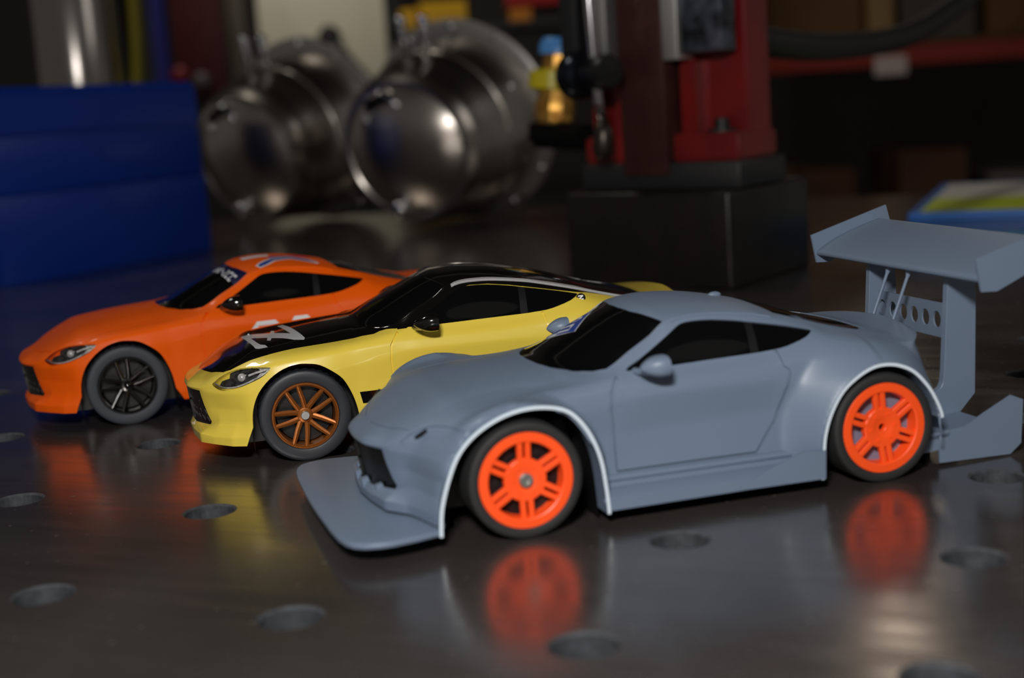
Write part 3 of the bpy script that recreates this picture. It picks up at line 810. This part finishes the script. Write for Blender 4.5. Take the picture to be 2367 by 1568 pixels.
# ------------------------------------------------------------------ setting
U = 0.1
def steel_table():
    m = bpy.data.materials.new('table_steel'); m.use_nodes = True; nt = m.node_tree; b = nt.nodes['Principled BSDF']; N = nt.nodes.new; Lk = nt.links.new
    tc = N('ShaderNodeTexCoord')
    mp = N('ShaderNodeMapping'); mp.inputs['Rotation'].default_value = (0, 0, math.radians(28)); mp.inputs['Scale'].default_value = (6, 75, 10); Lk(tc.outputs['Object'], mp.inputs['Vector'])
    st = N('ShaderNodeTexNoise'); st.inputs['Scale'].default_value = 1.6; st.inputs['Detail'].default_value = 8; st.inputs['Roughness'].default_value = 0.65; Lk(mp.outputs['Vector'], st.inputs['Vector'])
    bl = N('ShaderNodeTexNoise'); bl.inputs['Scale'].default_value = 9; bl.inputs['Detail'].default_value = 4; Lk(tc.outputs['Object'], bl.inputs['Vector'])
    sp = N('ShaderNodeTexNoise'); sp.inputs['Scale'].default_value = 260; sp.inputs['Detail'].default_value = 2; Lk(tc.outputs['Object'], sp.inputs['Vector'])
    cr = N('ShaderNodeValToRGB'); e = cr.color_ramp.elements
    e[0].position = 0.3; e[0].color = (0.19, 0.168, 0.155, 1); e[1].position = 0.75; e[1].color = (0.32, 0.29, 0.27, 1); Lk(bl.outputs['Fac'], cr.inputs['Fac'])
    sr = N('ShaderNodeValToRGB'); sr.color_ramp.elements[0].position = 0.70; sr.color_ramp.elements[1].position = 0.78; Lk(sp.outputs['Fac'], sr.inputs['Fac'])
    mx = N('ShaderNodeMix'); mx.data_type = 'RGBA'; mx.inputs['B'].default_value = (0.42, 0.38, 0.33, 1); Lk(cr.outputs['Color'], mx.inputs['A']); Lk(sr.outputs['Color'], mx.inputs['Factor'])
    Lk(mx.outputs['Result'], b.inputs['Base Color'])
    rr = N('ShaderNodeMapRange'); rr.inputs['From Min'].default_value = 0.3; rr.inputs['From Max'].default_value = 0.75; rr.inputs['To Min'].default_value = 0.15; rr.inputs['To Max'].default_value = 0.30; Lk(st.outputs['Fac'], rr.inputs['Value'])
    ad = N('ShaderNodeMath'); ad.operation = 'MULTIPLY_ADD'; ad.inputs[1].default_value = 0.25; Lk(sr.outputs['Color'], ad.inputs[0]); Lk(rr.outputs['Result'], ad.inputs[2]); Lk(ad.outputs['Value'], b.inputs['Roughness'])
    b.inputs['Metallic'].default_value = 0.85; b.inputs['Specular IOR Level'].default_value = 0.5
    bp_ = N('ShaderNodeBump'); bp_.inputs['Strength'].default_value = 0.05; bp_.inputs['Distance'].default_value = 0.0006; Lk(st.outputs['Fac'], bp_.inputs['Height']); Lk(bp_.outputs['Normal'], b.inputs['Normal'])
    return m
M['table'] = steel_table()
M['hole'] = mat('hole_wall_steel', rgb(84, 87, 92), 0.6, metal=0.4, noise=(300, 0.25, rgb(58, 60, 64)))
M['dark_steel'] = mat('dark_painted_steel', rgb(28, 28, 30), 0.5)

# floor and rear wall of the workshop
b = bmesh.new(); add_box(b, (-4, -1.5, -0.90), (4, 5.6, -0.85)); o = obj('floor', b, mat('concrete_floor', rgb(70, 66, 60), 0.6, noise=(3, 0.3, rgb(90, 86, 80))), None, False); tag(o, kind='structure')
b = bmesh.new(); add_box(b, (-4, 5.5, -0.85), (4, 5.56, 2.6)); o = obj('wall_back', b, mat('back_wall_paint', rgb(40, 37, 32), 0.8, noise=(4, 0.3, rgb(30, 28, 25))), None, False); tag(o, kind='structure')

b = bmesh.new(); add_box(b, (-4, -1.5, 2.72), (4, 5.6, 2.78)); o = obj('ceiling', b, mat('ceiling_paint', rgb(70, 66, 60), 0.9), None, False); tag(o, kind='structure')

# welding table, holes on a 100 mm lattice
TO = Vector((-2.20633*U, 6.04864*U, 0)); TR = -0.40802
tbl = empty('welding_table', (TO.x, TO.y, -0.85), TR, 'large dark steel welding table drilled with round holes, under the three toy cars', 'table')
I0, I1, J0, J1 = -15, 10, -8, 14
bm = bmesh.new(); n = 32; rc, ri, th = 0.0112, 0.0102, 0.016
for i in range(I0, I1+1):
    for j in range(J0, J1+1):
        cx, cy = i*U, j*U; h_ = U/2
        if j > 4:
            bm.faces.new([bm.verts.new((cx+a*h_, cy+c*h_, 0.85)) for a, c in ((-1, -1), (1, -1), (1, 1), (-1, 1))]); continue
        sq, r1, r2, r3 = [], [], [], []
        for q in range(n):
            a = 2*PI*(q+0.0)/n; c, s = math.cos(a), math.sin(a); k = h_/max(abs(c), abs(s))
            sq.append(bm.verts.new((cx+c*k, cy+s*k, 0.85))); r1.append(bm.verts.new((cx+c*rc, cy+s*rc, 0.85)))
            r2.append(bm.verts.new((cx+c*ri, cy+s*ri, 0.85-0.0008))); r3.append(bm.verts.new((cx+c*ri, cy+s*ri, 0.85-th)))
        for q in range(n):
            w = (q+1) % n
            bm.faces.new((sq[q], sq[w], r1[w], r1[q])).material_index = 0
            bm.faces.new((r1[q], r1[w], r2[w], r2[q])).material_index = 1
            bm.faces.new((r2[q], r2[w], r3[w], r3[q])).material_index = 1
bmesh.ops.remove_doubles(bm, verts=bm.verts[:], dist=0.0001)
bmesh.ops.recalc_face_normals(bm, faces=bm.faces[:])
top_f = max(bm.faces, key=lambda f: f.calc_area())
if top_f.normal.z < 0: bmesh.ops.reverse_faces(bm, faces=bm.faces[:])
obj('table_top', bm, [M['table'], M['hole']], tbl, False)
x0, x1, y0, y1 = (I0-.5)*U, (I1+.5)*U, (J0-.5)*U, (J1+.5)*U
b = bmesh.new()
for lo, hi in (((x0-.006, y0-.006, .75), (x0, y1+.006, .85)), ((x1, y0-.006, .75), (x1+.006, y1+.006, .85)), ((x0, y0-.006, .75), (x1, y0, .85)), ((x0, y1, .75), (x1, y1+.006, .85))): add_box(b, lo, hi)
obj('table_apron', b, M['table'], tbl, False)
for lx, ly in ((x0+.08, y0+.08), (x1-.08, y0+.08), (x0+.08, y1-.08), (x1-.08, y1-.08)):
    b = bmesh.new(); add_box(b, (lx-.04, ly-.04, 0), (lx+.04, ly+.04, .834)); obj('table_leg', b, M['dark_steel'], tbl, False)

# ------------------------------------------------------------------ things on the table behind the cars
def frame(ox, oy, ang): return Vector((ox*U, oy*U, 0)), ang
# blue tool box
bl = mat('blue_enamel', rgb(2, 50, 150), 0.42, spec=0.35, coat=0.15, coat_rough=0.25, bump=(60, 0.05))
ang = math.atan2(2.70, 1.49)
tb = empty('tool_box', (-5.22*U, 14.69*U, 0), ang, 'large blue metal tool box standing at left behind the orange car', 'tool box')
obj('box_body', bev_box((0, 0, 0.0), (.330, .21, .094), .002), bl, tb, True, 40)
b = bev_box((.0005, .001, .0943), (.3295, .209, .1552), .003); obj('upper_tray', b, bl, tb, True, 40)
b = bmesh.new(); add_prism(b, [(0, .1555), (.001, .199), (.008, .206), (.20, .206), (.209, .199), (.21, .1555)], 0, .330, 'yz'); bmesh.ops.bevel(b, geom=b.edges[:], offset=.002, segments=2, affect='EDGES'); obj('lid', b, bl, tb, True, 40)
# polished cylinder
st = mat('brushed_stainless', rgb(178, 172, 166), 0.22, metal=1.0)
b = bmesh.new(); add_lathe(b, [(.001, 0), (.055, 0), (.057, .003), (.057, .36), (.05, .385), (.02, .40), (.001, .40)], 64, 'z')
o = obj('steel_cylinder', b, st, None, True, 40); o.location = (-.63, 2.2, 0); tag(o, 'tall polished steel cylinder standing upright behind the blue tool box', 'cylinder')
# stainless vessels
sv = mat('polished_stainless', rgb(214, 208, 200), 0.27, metal=1.0, noise=(14, 0.3, rgb(160, 152, 144)))
sr_ = mat('satin_stainless', rgb(200, 196, 192), 0.42, metal=1.0)
brass = mat('brass', rgb(214, 160, 70), 0.25, metal=1.0)
def vessel(Fc, Rc, label):
    Fc, Rc = Vector(Fc)*U, Vector(Rc)*U; ax = (Rc-Fc); L = ax.length; ax.normalize()
    root = empty('pressure_vessel', Fc, 0, label, 'vessel', 'stainless vessels lying on their sides')
    q = Vector((0, 1, 0)).rotation_difference(ax); root.rotation_mode = 'QUATERNION'; root.rotation_quaternion = q
    b = bmesh.new()
    add_lathe(b, [(.0005, -.026), (.02, -.0248), (.04, -.0212), (.058, -.0155), (.072, -.0085), (.082, -.002), (.0845, -.004), (.0885, -.004), (.0915, .001), (.0955, .008), (.098, .016), (.098, .02), (.101, .034), (.105, .052), (.108, .07), (.110, .09), (.112, L-.02), (.114, L-.012), (.114, L), (.0005, L)], 96, 'y')
    obj('vessel_body', b, sv, root, True, 35)
    for y in (.075,):
        b = bmesh.new(); add_lathe(b, [(.105, y-.003), (.1105, y-.0015), (.1105, y+.0015), (.105, y+.003)], 96, 'y', closed=True); obj('weld_band', b, sv, root)
    b = bmesh.new(); add_lathe(b, [(.111, L-.010), (.132, L-.010), (.135, L-.008), (.135, L-.002), (.132, L), (.111, L)], 96, 'y', closed=True); fl = obj('flange', b, sr_, root, True, 35)
    for k in range(12):
        a = 2*PI*k/12; b = bmesh.new(); bmesh.ops.create_cone(b, cap_ends=True, segments=6, radius1=.0036, radius2=.0036, depth=.006, matrix=Matrix.Translation((.1275*math.cos(a), L-.012, .1275*math.sin(a))) @ Matrix.Rotation(PI/2, 4, 'X')); obj('flange_bolt', b, M['chrome'], fl, False)
    b = bmesh.new(); add_lathe(b, [(.022, .0), (.027, 0), (.027, -.018), (.024, -.020), (.022, -.018)], 32, 'y', closed=True); o = obj('port', b, M['chrome'], root); o.location = (-.020, .002, .052)
    b = bmesh.new(); add_lathe(b, [(.0005, -.0135), (.0225, -.0135), (.0225, -.0155), (.0005, -.0155)], 24, 'y'); p = obj('port_opening', b, M['black_plastic'], o)
    b = bmesh.new(); add_lathe(b, [(.0005, .01), (.011, .01), (.011, -.024), (.007, -.028), (.0005, -.028)], 24, 'y'); o = obj('drain_plug', b, M['chrome'], root); o.location = (-.010, 0, -.070)
    for x in (-.02, .012):
        b = bmesh.new(); add_tube(b, [(x, .06, .104), (x, .06, .142), (x, .06, .147)], [.0055, .0055, .0035], 12); bmesh.ops.create_uvsphere(b, u_segments=12, v_segments=8, radius=.008, matrix=Matrix.Translation((x, .06, .150))); obj('stud', b, M['chrome'], root)
    return root
vessel((-1.15, 17.9, 1.04), (-.42, 19.25, 1.36), 'stainless steel pressure vessel lying beside the red press, its round end facing forward')
vessel((-3.50, 19.9, 1.04), (-2.66, 21.2, 1.36), 'stainless steel pressure vessel lying partly hidden by the blue tool box')

# black steel block with the red arbor press on it
ang = math.atan2(-.93, 1.23)
O = Vector((.52*U, 11.9*U, 0))
bk = mat('black_scale_steel', rgb(22, 21, 20), 0.38, metal=0.3, noise=(40, 0.25, rgb(34, 30, 26)), bump=(120, 0.2))
b = bev_box((0, 0, 0), (.154, .142, .078), .0035, 3)
o = obj('steel_block', b, bk, None, True, 40); o.location = O; o.rotation_euler = (0, 0, ang); tag(o, 'heavy black steel block under the red arbor press', 'block')
red = mat('red_enamel', rgb(132, 8, 6), 0.4, coat=0.3, coat_rough=0.25, noise=(25, 0.3, rgb(92, 8, 6)))
ramm = mat('oiled_brown_steel', rgb(78, 44, 40), 0.4, metal=0.4, noise=(50, 0.25, rgb(60, 34, 30)))
pr = empty('arbor_press', (O.x, O.y, .078), ang, 'red arbor press with chrome lever standing on a black steel block', 'press')
obj('press_base', bev_box((.010, .012, 0.0), (.158, .094, .022), .003), M['dark_steel'], pr, True, 40)
b = bmesh.new()
add_box(b, (.012, .042, .022), (.152, .082, .30)); add_box(b, (.010, .020, .022), (.154, .086, .044))
add_box(b, (.036, .028, .018), (.052, .05, .30)); add_box(b, (.098, .028, .018), (.112, .05, .30)); add_box(b, (.012, .030, .018), (.020, .05, .30))
bmesh.ops.bevel(b, geom=b.edges[:], offset=.0025, segments=2, affect='EDGES'); obj('press_column', b, red, pr, True, 40)
obj('ram', bev_box((.054, .008, .012), (.096, .05, .32), .002), ramm, pr, True, 40)
obj('guide_plate', bev_box((.114, .006, .106), (.150, .03, .20), .002), mat('black_plate_glare', rgb(24, 25, 28), 0.28, metal=0.6, noise=(70, 0.2, rgb(110, 116, 130))), pr, True, 40)  # bluish grey mottling paints glare into the black plate's colour
obj('guide_rail', bev_box((.098, .004, .102), (.1125, .03, .20), .0015), mat('bright_worn_steel', rgb(200, 200, 196), 0.4, metal=0.8), pr, True, 40)
obj('guide_rail', bev_box((.034, .004, .102), (.047, .03, .20), .0015), mat('bright_worn_steel_left', rgb(190, 190, 188), 0.4, metal=0.8), pr, True, 40)
obj('pinion_housing', bev_box((-.004, .012, .085), (.014, .07, .30), .003), M['dark_steel'], pr, True, 40)
b = bmesh.new(); add_lathe(b, [(.0005, 0), (.012, 0), (.012, .003), (.006, .003), (.006, .011), (.0005, .011)], 20, 'z'); o = obj('ledge_bolt', b, M['dark_steel'], pr, True, 35); o.location = (.132, .034, .0435)
# pinion hub and lever in world axes, parented with the inverse
def under(o, p):
    bpy.context.view_layer.update(); o.parent = p; o.matrix_parent_inverse = p.matrix_world.inverted(); return o
def along(bm, p, d):
    q = Vector((0, 0, 1)).rotation_difference(Vector(d).normalized()); bmesh.ops.transform(bm, matrix=Matrix.Translation(p) @ q.to_matrix().to_4x4(), verts=bm.verts[:])
gun = mat('blued_steel', rgb(46, 50, 58), 0.25, metal=0.9)
hubp = Vector((.0655, 1.160, .1735)); hd = Vector((.50, -.86, .02))
b = bmesh.new(); add_lathe(b, [(.0005, -.012), (.012, -.012), (.0195, .0), (.0195, .010), (.0175, .014), (.0125, .016), (.0125, .034), (.0005, .034)], 48, 'z'); along(b, hubp, hd); hub = under(obj('pinion_hub', b, gun, None, True, 35), pr)
kp = hubp + hd*.034
b = bmesh.new(); add_lathe(b, [(.0005, 0), (.0125, 0), (.0138, .003), (.0138, .012), (.012, .015), (.0005, .016)], 40, 'z'); along(b, kp, hd); under(obj('hub_cap', b, M['black_plastic'], None, True, 35), pr)
lp = kp - hd*.006
b = bmesh.new(); add_tube(b, [lp+Vector((-.004, 0, .12)), lp+Vector((-.002, 0, .06)), lp, lp+Vector((.0015, 0, -.022)), lp+Vector((.0035, 0, -.038))], [.0042, .0042, .0042, .004, .0036], 14); lev = under(obj('lever', b, M['chrome'], None, True), pr)
b = bmesh.new(); add_tube(b, [lp+Vector((.0035, 0, -.036)), lp+Vector((.004, 0, -.046)), lp+Vector((.003, 0, -.060)), lp+Vector((.002, 0, -.068))], [.004, .008, .0085, .005], 14); under(obj('lever_grip', b, mat('dull_grip', rgb(70, 64, 58), 0.35, metal=0.8), None, True), pr)

# brass fitting on a black bracket of the press
ft = empty('hose_fitting', (.036, 1.32, 0), 0, 'brass hose fitting with blue cap and yellow collar held beside the red press', 'fitting')
mb = mat('matt_black', rgb(10, 10, 10), 0.9, spec=0.1)
b = bmesh.new(); add_lathe(b, [(.001, .112), (.016, .112), (.023, .120), (.023, .134), (.001, .136)], 32, 'z'); obj('lower_coupling', b, mb, ft, True, 40)
b = bmesh.new(); add_tube(b, [(0, 0, .125), (.02, -.045, .125), (.028, -.072, .125)], .012, 12); obj('bracket', b, mb, ft, True, 40)
b = bmesh.new(); add_lathe(b, [(.001, .134), (.016, .134), (.0185, .140), (.0185, .152), (.0165, .158), (.0155, .176), (.0135, .180), (.0135, .197), (.001, .197)], 10, 'z'); fb = obj('brass_body', b, mat('worn_brass', rgb(226, 176, 88), 0.3, metal=0.7, noise=(90, 0.2, rgb(176, 118, 40))), ft, True, 30)
b = bmesh.new(); add_lathe(b, [(.012, .163), (.0215, .166), (.0215, .181), (.012, .184)], 32, 'z', closed=True); o = obj('collar', b, mat('yellow_collar', rgb(206, 190, 30), 0.35), ft, True, 40); o.location = (-.004, 0, 0)
b = bmesh.new(); add_lathe(b, [(.001, .197), (.0175, .197), (.0175, .206), (.014, .212), (.001, .212)], 32, 'z'); obj('cap', b, mat('light_blue_cap', rgb(84, 150, 220), 0.35), ft, True, 40)

ft.rotation_euler = (0, .12, 0)

# black hose arching away from the press
b = bmesh.new(); pts = smooth_poly([(.222, 1.27, .196), (.30, 1.36, .188), (.387, 1.5, .190), (.46, 1.6, .199), (.53, 1.7, .222), (.60, 1.79, .256), (.68, 1.9, .32), (.74, 2.0, .40)], 6, False)
add_tube(b, pts, .0135, 18); o = obj('rubber_hose', b, mat('black_rubber_hose', rgb(19, 20, 22), 0.55), None, True, 50); tag(o, 'thick black rubber hose curving up to the right from the red press', 'hose')

# stack of printed packets
TAx = -0.40802
def packet_mat(name, edge, top, band):
    m = bpy.data.materials.new(name); m.use_nodes = True; nt = m.node_tree; b = nt.nodes['Principled BSDF']; N = nt.nodes.new; Lk = nt.links.new
    tc = N('ShaderNodeTexCoord'); sp = N('ShaderNodeSeparateXYZ'); Lk(tc.outputs['Object'], sp.inputs[0])
    r = N('ShaderNodeValToRGB'); r.color_ramp.interpolation = 'CONSTANT'; els = r.color_ramp.elements
    els[0].position = 0; els[0].color = edge + (1,); els[1].position = .012; els[1].color = top + (1,)
    for p, c in ((.03, band), (.42, top), (.96, edge)): e = els.new(p); e.color = c + (1,)
    dv = N('ShaderNodeMath'); dv.operation = 'DIVIDE'; dv.inputs[1].default_value = .36; Lk(sp.outputs['Y'], dv.inputs[0]); Lk(dv.outputs[0], r.inputs['Fac'])
    ge = N('ShaderNodeMath'); ge.operation = 'GREATER_THAN'; ge.inputs[1].default_value = .010; Lk(sp.outputs['X'], ge.inputs[0])
    nz = N('ShaderNodeSeparateXYZ'); gm = N('ShaderNodeNewGeometry'); Lk(gm.outputs['Normal'], nz.inputs[0])
    gz = N('ShaderNodeMath'); gz.operation = 'GREATER_THAN'; gz.inputs[1].default_value = .5; Lk(nz.outputs['Z'], gz.inputs[0])
    mu = N('ShaderNodeMath'); mu.operation = 'MULTIPLY'; Lk(ge.outputs[0], mu.inputs[0]); Lk(gz.outputs[0], mu.inputs[1])
    mx = N('ShaderNodeMix'); mx.data_type = 'RGBA'; mx.inputs['A'].default_value = edge + (1,); Lk(mu.outputs[0], mx.inputs['Factor']); Lk(r.outputs['Color'], mx.inputs['B']); Lk(mx.outputs['Result'], b.inputs['Base Color'])
    b.inputs['Roughness'].default_value = 0.35; return m
pk = [packet_mat('packet_a', rgb(40, 116, 206), rgb(238, 236, 226), rgb(214, 232, 60)), packet_mat('packet_b', rgb(16, 84, 160), rgb(200, 204, 200), rgb(150, 190, 60)), packet_mat('packet_c', rgb(20, 110, 150), rgb(200, 204, 200), rgb(150, 190, 60))]
names = ['bottom packet of the blue stack on the table at right', 'second packet up in the blue stack at right', 'third packet up in the blue stack at right', 'top packet of the blue stack, pale cover with a lime green band']
for k in range(4):
    b = bev_box((0, 0, 0), (.30, .36, .0062), .001, 1)
    o = obj('printed_packet', b, pk[(2, 1, 1, 0)[k]], None, False); o.location = (.382 + (.002, -.003, .002, .004)[k], 1.352 + (.0, .003, -.002, .003)[k], .0064*k); o.rotation_euler = (0, 0, TAx+(.0, .03, -.02, .02)[k])
    tag(o, names[k], 'packet', 'printed packets stacked on the table')

# ------------------------------------------------------------------ workshop behind the table
F = -0.85
def standing(name, lo, hi, m, label, cat, r=.004, group=None):
    b = bev_box((lo[0], lo[1], lo[2]), (hi[0], hi[1], hi[2]), r, 1); o = obj(name, b, m, None, True, 40); tag(o, label, cat, group); return o
# pale machine cabinet with a black handle rod
cb = empty('machine_cabinet', (-.545, 4.95, F), 0, 'tall pale grey machine cabinet behind the stainless vessels', 'cabinet')
obj('dark_lower_part', bev_box((-.24, .005, 0), (.185, .495, 1.0), .006), mat('lower_part_black', rgb(14, 13, 12), 0.8), cb, True, 40)  # hidden lower part, made black to weaken the cabinet's reflection in the table
obj('cabinet_body', bev_box((-.245, 0, 1.0), (.19, .5, 1.6), .01), mat('pale_grey_enamel', rgb(224, 218, 196), 0.5), cb, True, 40)
b = bmesh.new(); add_tube(b, [(.02, -.0, 1.26), (.03, -.30, 1.245), (.05, -.36, 1.205), (.135, -.36, 1.10), (.225, -.36, .985)], [.016, .03, .022, .022, .022], 14); bmesh.ops.create_uvsphere(b, u_segments=16, v_segments=10, radius=.036, matrix=Matrix.Translation((.03, -.32, 1.245))); obj('handle_rod', b, M['black_plastic'], cb)
# dark red cabinet with round knobs
rc_ = empty('red_cabinet', (-.85, 4.2, F), 0, 'dark red cabinet with round knobs at upper left', 'cabinet')
obj('pedestal', bev_box((-.065, .005, 0), (.07, .395, 1.075), .004), mat('pedestal_black', rgb(12, 11, 11), 0.8), rc_, True, 40)
obj('cabinet_body', bev_box((-.07, 0, 1.075), (.075, .4, 1.6), .006), mat('dark_red_enamel', rgb(70, 4, 8), 0.5), rc_, True, 40)
for x, z, m in ((-.055, 1.14, mat('red_knob', rgb(110, 10, 22), 0.4)), (.005, 1.12, mat('grey_knob', rgb(80, 70, 74), 0.4))):
    b = bmesh.new(); add_lathe(b, [(.001, 0), (.026, 0), (.026, -.02), (.02, -.026), (.001, -.026)], 24, 'y'); o = obj('knob', b, m, rc_); o.location = (x, 0, z)
standing('blue_post', (-.975, 4.18, F), (-.935, 4.24, .75), mat('blue_post_paint', rgb(22, 26, 110), 0.5), 'dark blue upright post left of the dark red cabinet', 'post')
# yellow hose hung on a black stand
hs = empty('hose_stand', (-.716, 2.85, F), 0, 'black upright stand carrying the yellow hose at upper left', 'stand')
b = bmesh.new(); add_tube(b, [(0, .03, 0), (0, .03, 1.5)], .014, 12); obj('post', b, M['black_plastic'], hs)
b = bmesh.new(); add_box(b, (-.12, -.09, 0), (.12, .15, .02)); obj('foot', b, M['black_plastic'], hs, False)
b = bmesh.new(); add_tube(b, [(0, .03, 1.42), (0, -.04, 1.42), (0, -.05, 1.432)], .011, 10); obj('hook', b, M['black_plastic'], hs)
b = bmesh.new(); pts = []
for t in range(2):
    for q in range(40):
        a = 2*PI*q/40; pts.append((-.716+.028*math.sin(a), 2.84-.012*t, .430 + .245*math.cos(a)))
add_tube(b, pts, .0095, 10); o = obj('yellow_hose', b, mat('yellow_hose_rubber', rgb(150, 136, 18), 0.45), None, True); tag(o, 'yellow hose hanging in a long coil at upper left', 'hose')
# dark storage rack with yellow bins
rk = empty('storage_rack', (.02, 4.4, F), 0, 'dark storage rack with a red top edge behind the vessels', 'rack')
bx = M['black_plastic']
b = bmesh.new()
for x in (-.32, .36): add_box(b, (x-.015, 0, 0), (x+.015, .03, 1.5)); add_box(b, (x-.015, .37, 0), (x+.015, .4, 1.5))
obj('rack_uprights', b, bx, rk, False)
for z in (.30, .72, 1.23): b = bmesh.new(); add_box(b, (-.335, 0, z-.01), (.375, .4, z+.01)); obj('rack_shelf', b, bx, rk, False)
b = bmesh.new(); add_box(b, (.03, -.004, 1.285), (.30, .0, 1.33)); add_box(b, (.03, 0, 1.29), (.30, .4, 1.30)); obj('red_top_edge', b, mat('red_edge_paint', rgb(170, 10, 10), 0.5), rk, False)
yb_ = mat('yellow_bin_plastic', rgb(220, 168, 12), 0.45); ob_ = mat('orange_bin_plastic', rgb(206, 126, 10), 0.45)
def bin_(x0, x1, z0, z1, m, label):
    b = bmesh.new(); add_prism(b, [(0, z0), (0, z0+(z1-z0)*.8), (.05, z1), (.22, z1), (.22, z0)], x0, x1, 'yz')
    o = obj('storage_bin', b, m, None, True, 30); o.location = (0, 4.39, F); tag(o, label, 'bin', 'storage bins on the dark rack')
bin_(-.272, -.222, 1.2405, 1.30, yb_, 'small yellow storage bin at left end of the dark rack')
bin_(-.212, -.07, 1.2405, 1.315, yb_, 'wide yellow storage bin on the dark rack above the front vessel')
bin_(.06, .125, 1.2405, 1.284, ob_, 'orange storage bin on the dark rack near the press')
# orange pallet rack with boxes at right
prk = empty('pallet_rack', (1.2, 4.0, F), 0, 'pallet rack with an orange red beam at upper right', 'rack')
orp = mat('orange_red_beam_paint', rgb(160, 38, 8), 0.5)
b = bmesh.new(); add_box(b, (-.5, 0, 1.03), (.75, .05, 1.082)); o = obj('rack_beam', b, orp, prk, False)
b = bmesh.new(); add_box(b, (-.5, .75, 1.03), (.75, .8, 1.082)); obj('rack_beam', b, orp, prk, False)
b = bmesh.new(); add_box(b, (-.5, 0, .42), (.75, .05, .47)); obj('rack_beam', b, mat('yellow_beam_paint', rgb(120, 90, 10), 0.5), prk, False)
for x in (-.53, .72):
    for y in (0, .75):
        b = bmesh.new(); add_box(b, (x, y, 0), (x+.06, y+.06, 1.9)); obj('rack_upright', b, mat('rack_upright_paint', rgb(20, 22, 60), 0.5), prk, False)
for z, mm in ((1.085, mat('deck_wood', rgb(96, 70, 40), 0.7)), (.475, mat('deck_dark', rgb(40, 36, 32), 0.7))):
    b = bmesh.new(); add_box(b, (-.5, 0, z), (.75, .8, z+.012)); obj('rack_deck', b, mm, prk, False)
b = bmesh.new(); add_box(b, (-.145, -.003, 1.004), (-.055, .0, 1.056)); obj('beam_label', b, mat('white_label', rgb(226, 206, 200), 0.5), prk, False, label='white paper label')
cd = lambda n, c: mat(n, c, 0.75, noise=(6, 0.3, tuple(v*0.7 for v in c)))
card = [cd('cardboard_brown', rgb(120, 82, 40)), cd('cardboard_pale', rgb(176, 140, 92)), cd('cardboard_dark', rgb(96, 58, 34))]
zt = F+1.097
for x0, x1, h_, m, lb in ((.745, 1.04, .5, card[0], 'brown cardboard box on the pallet rack beside the red press'), (1.055, 1.13, .42, card[1], 'narrow pale cardboard box standing on the pallet rack'), (1.15, 1.36, .16, mat('grey_carton', rgb(86, 80, 72), 0.7), 'low grey carton on the pallet rack'), (1.39, 1.68, .45, card[0], 'brown cardboard box at the right end of the pallet rack')):
    standing('cardboard_box', (x0, 4.06, zt), (x1, 4.5, zt+h_), m, lb, 'box', .004, 'cardboard boxes on the pallet rack')
zl = F+.487
for x0, x1, h_, m, lb in ((.86, 1.01, .26, card[2], 'reddish brown box on the lower rack level, left'), (1.14, 1.33, .30, card[2], 'tall brown box in the middle of the lower rack level'), (1.40, 1.60, .22, mat('grey_tote', rgb(110, 104, 98), 0.6), 'grey tote at the right of the lower rack level')):
    standing('stored_box', (x0, 4.06, zl), (x1, 4.4, zl+h_), m, lb, 'box', .004, 'boxes on the lower rack level')
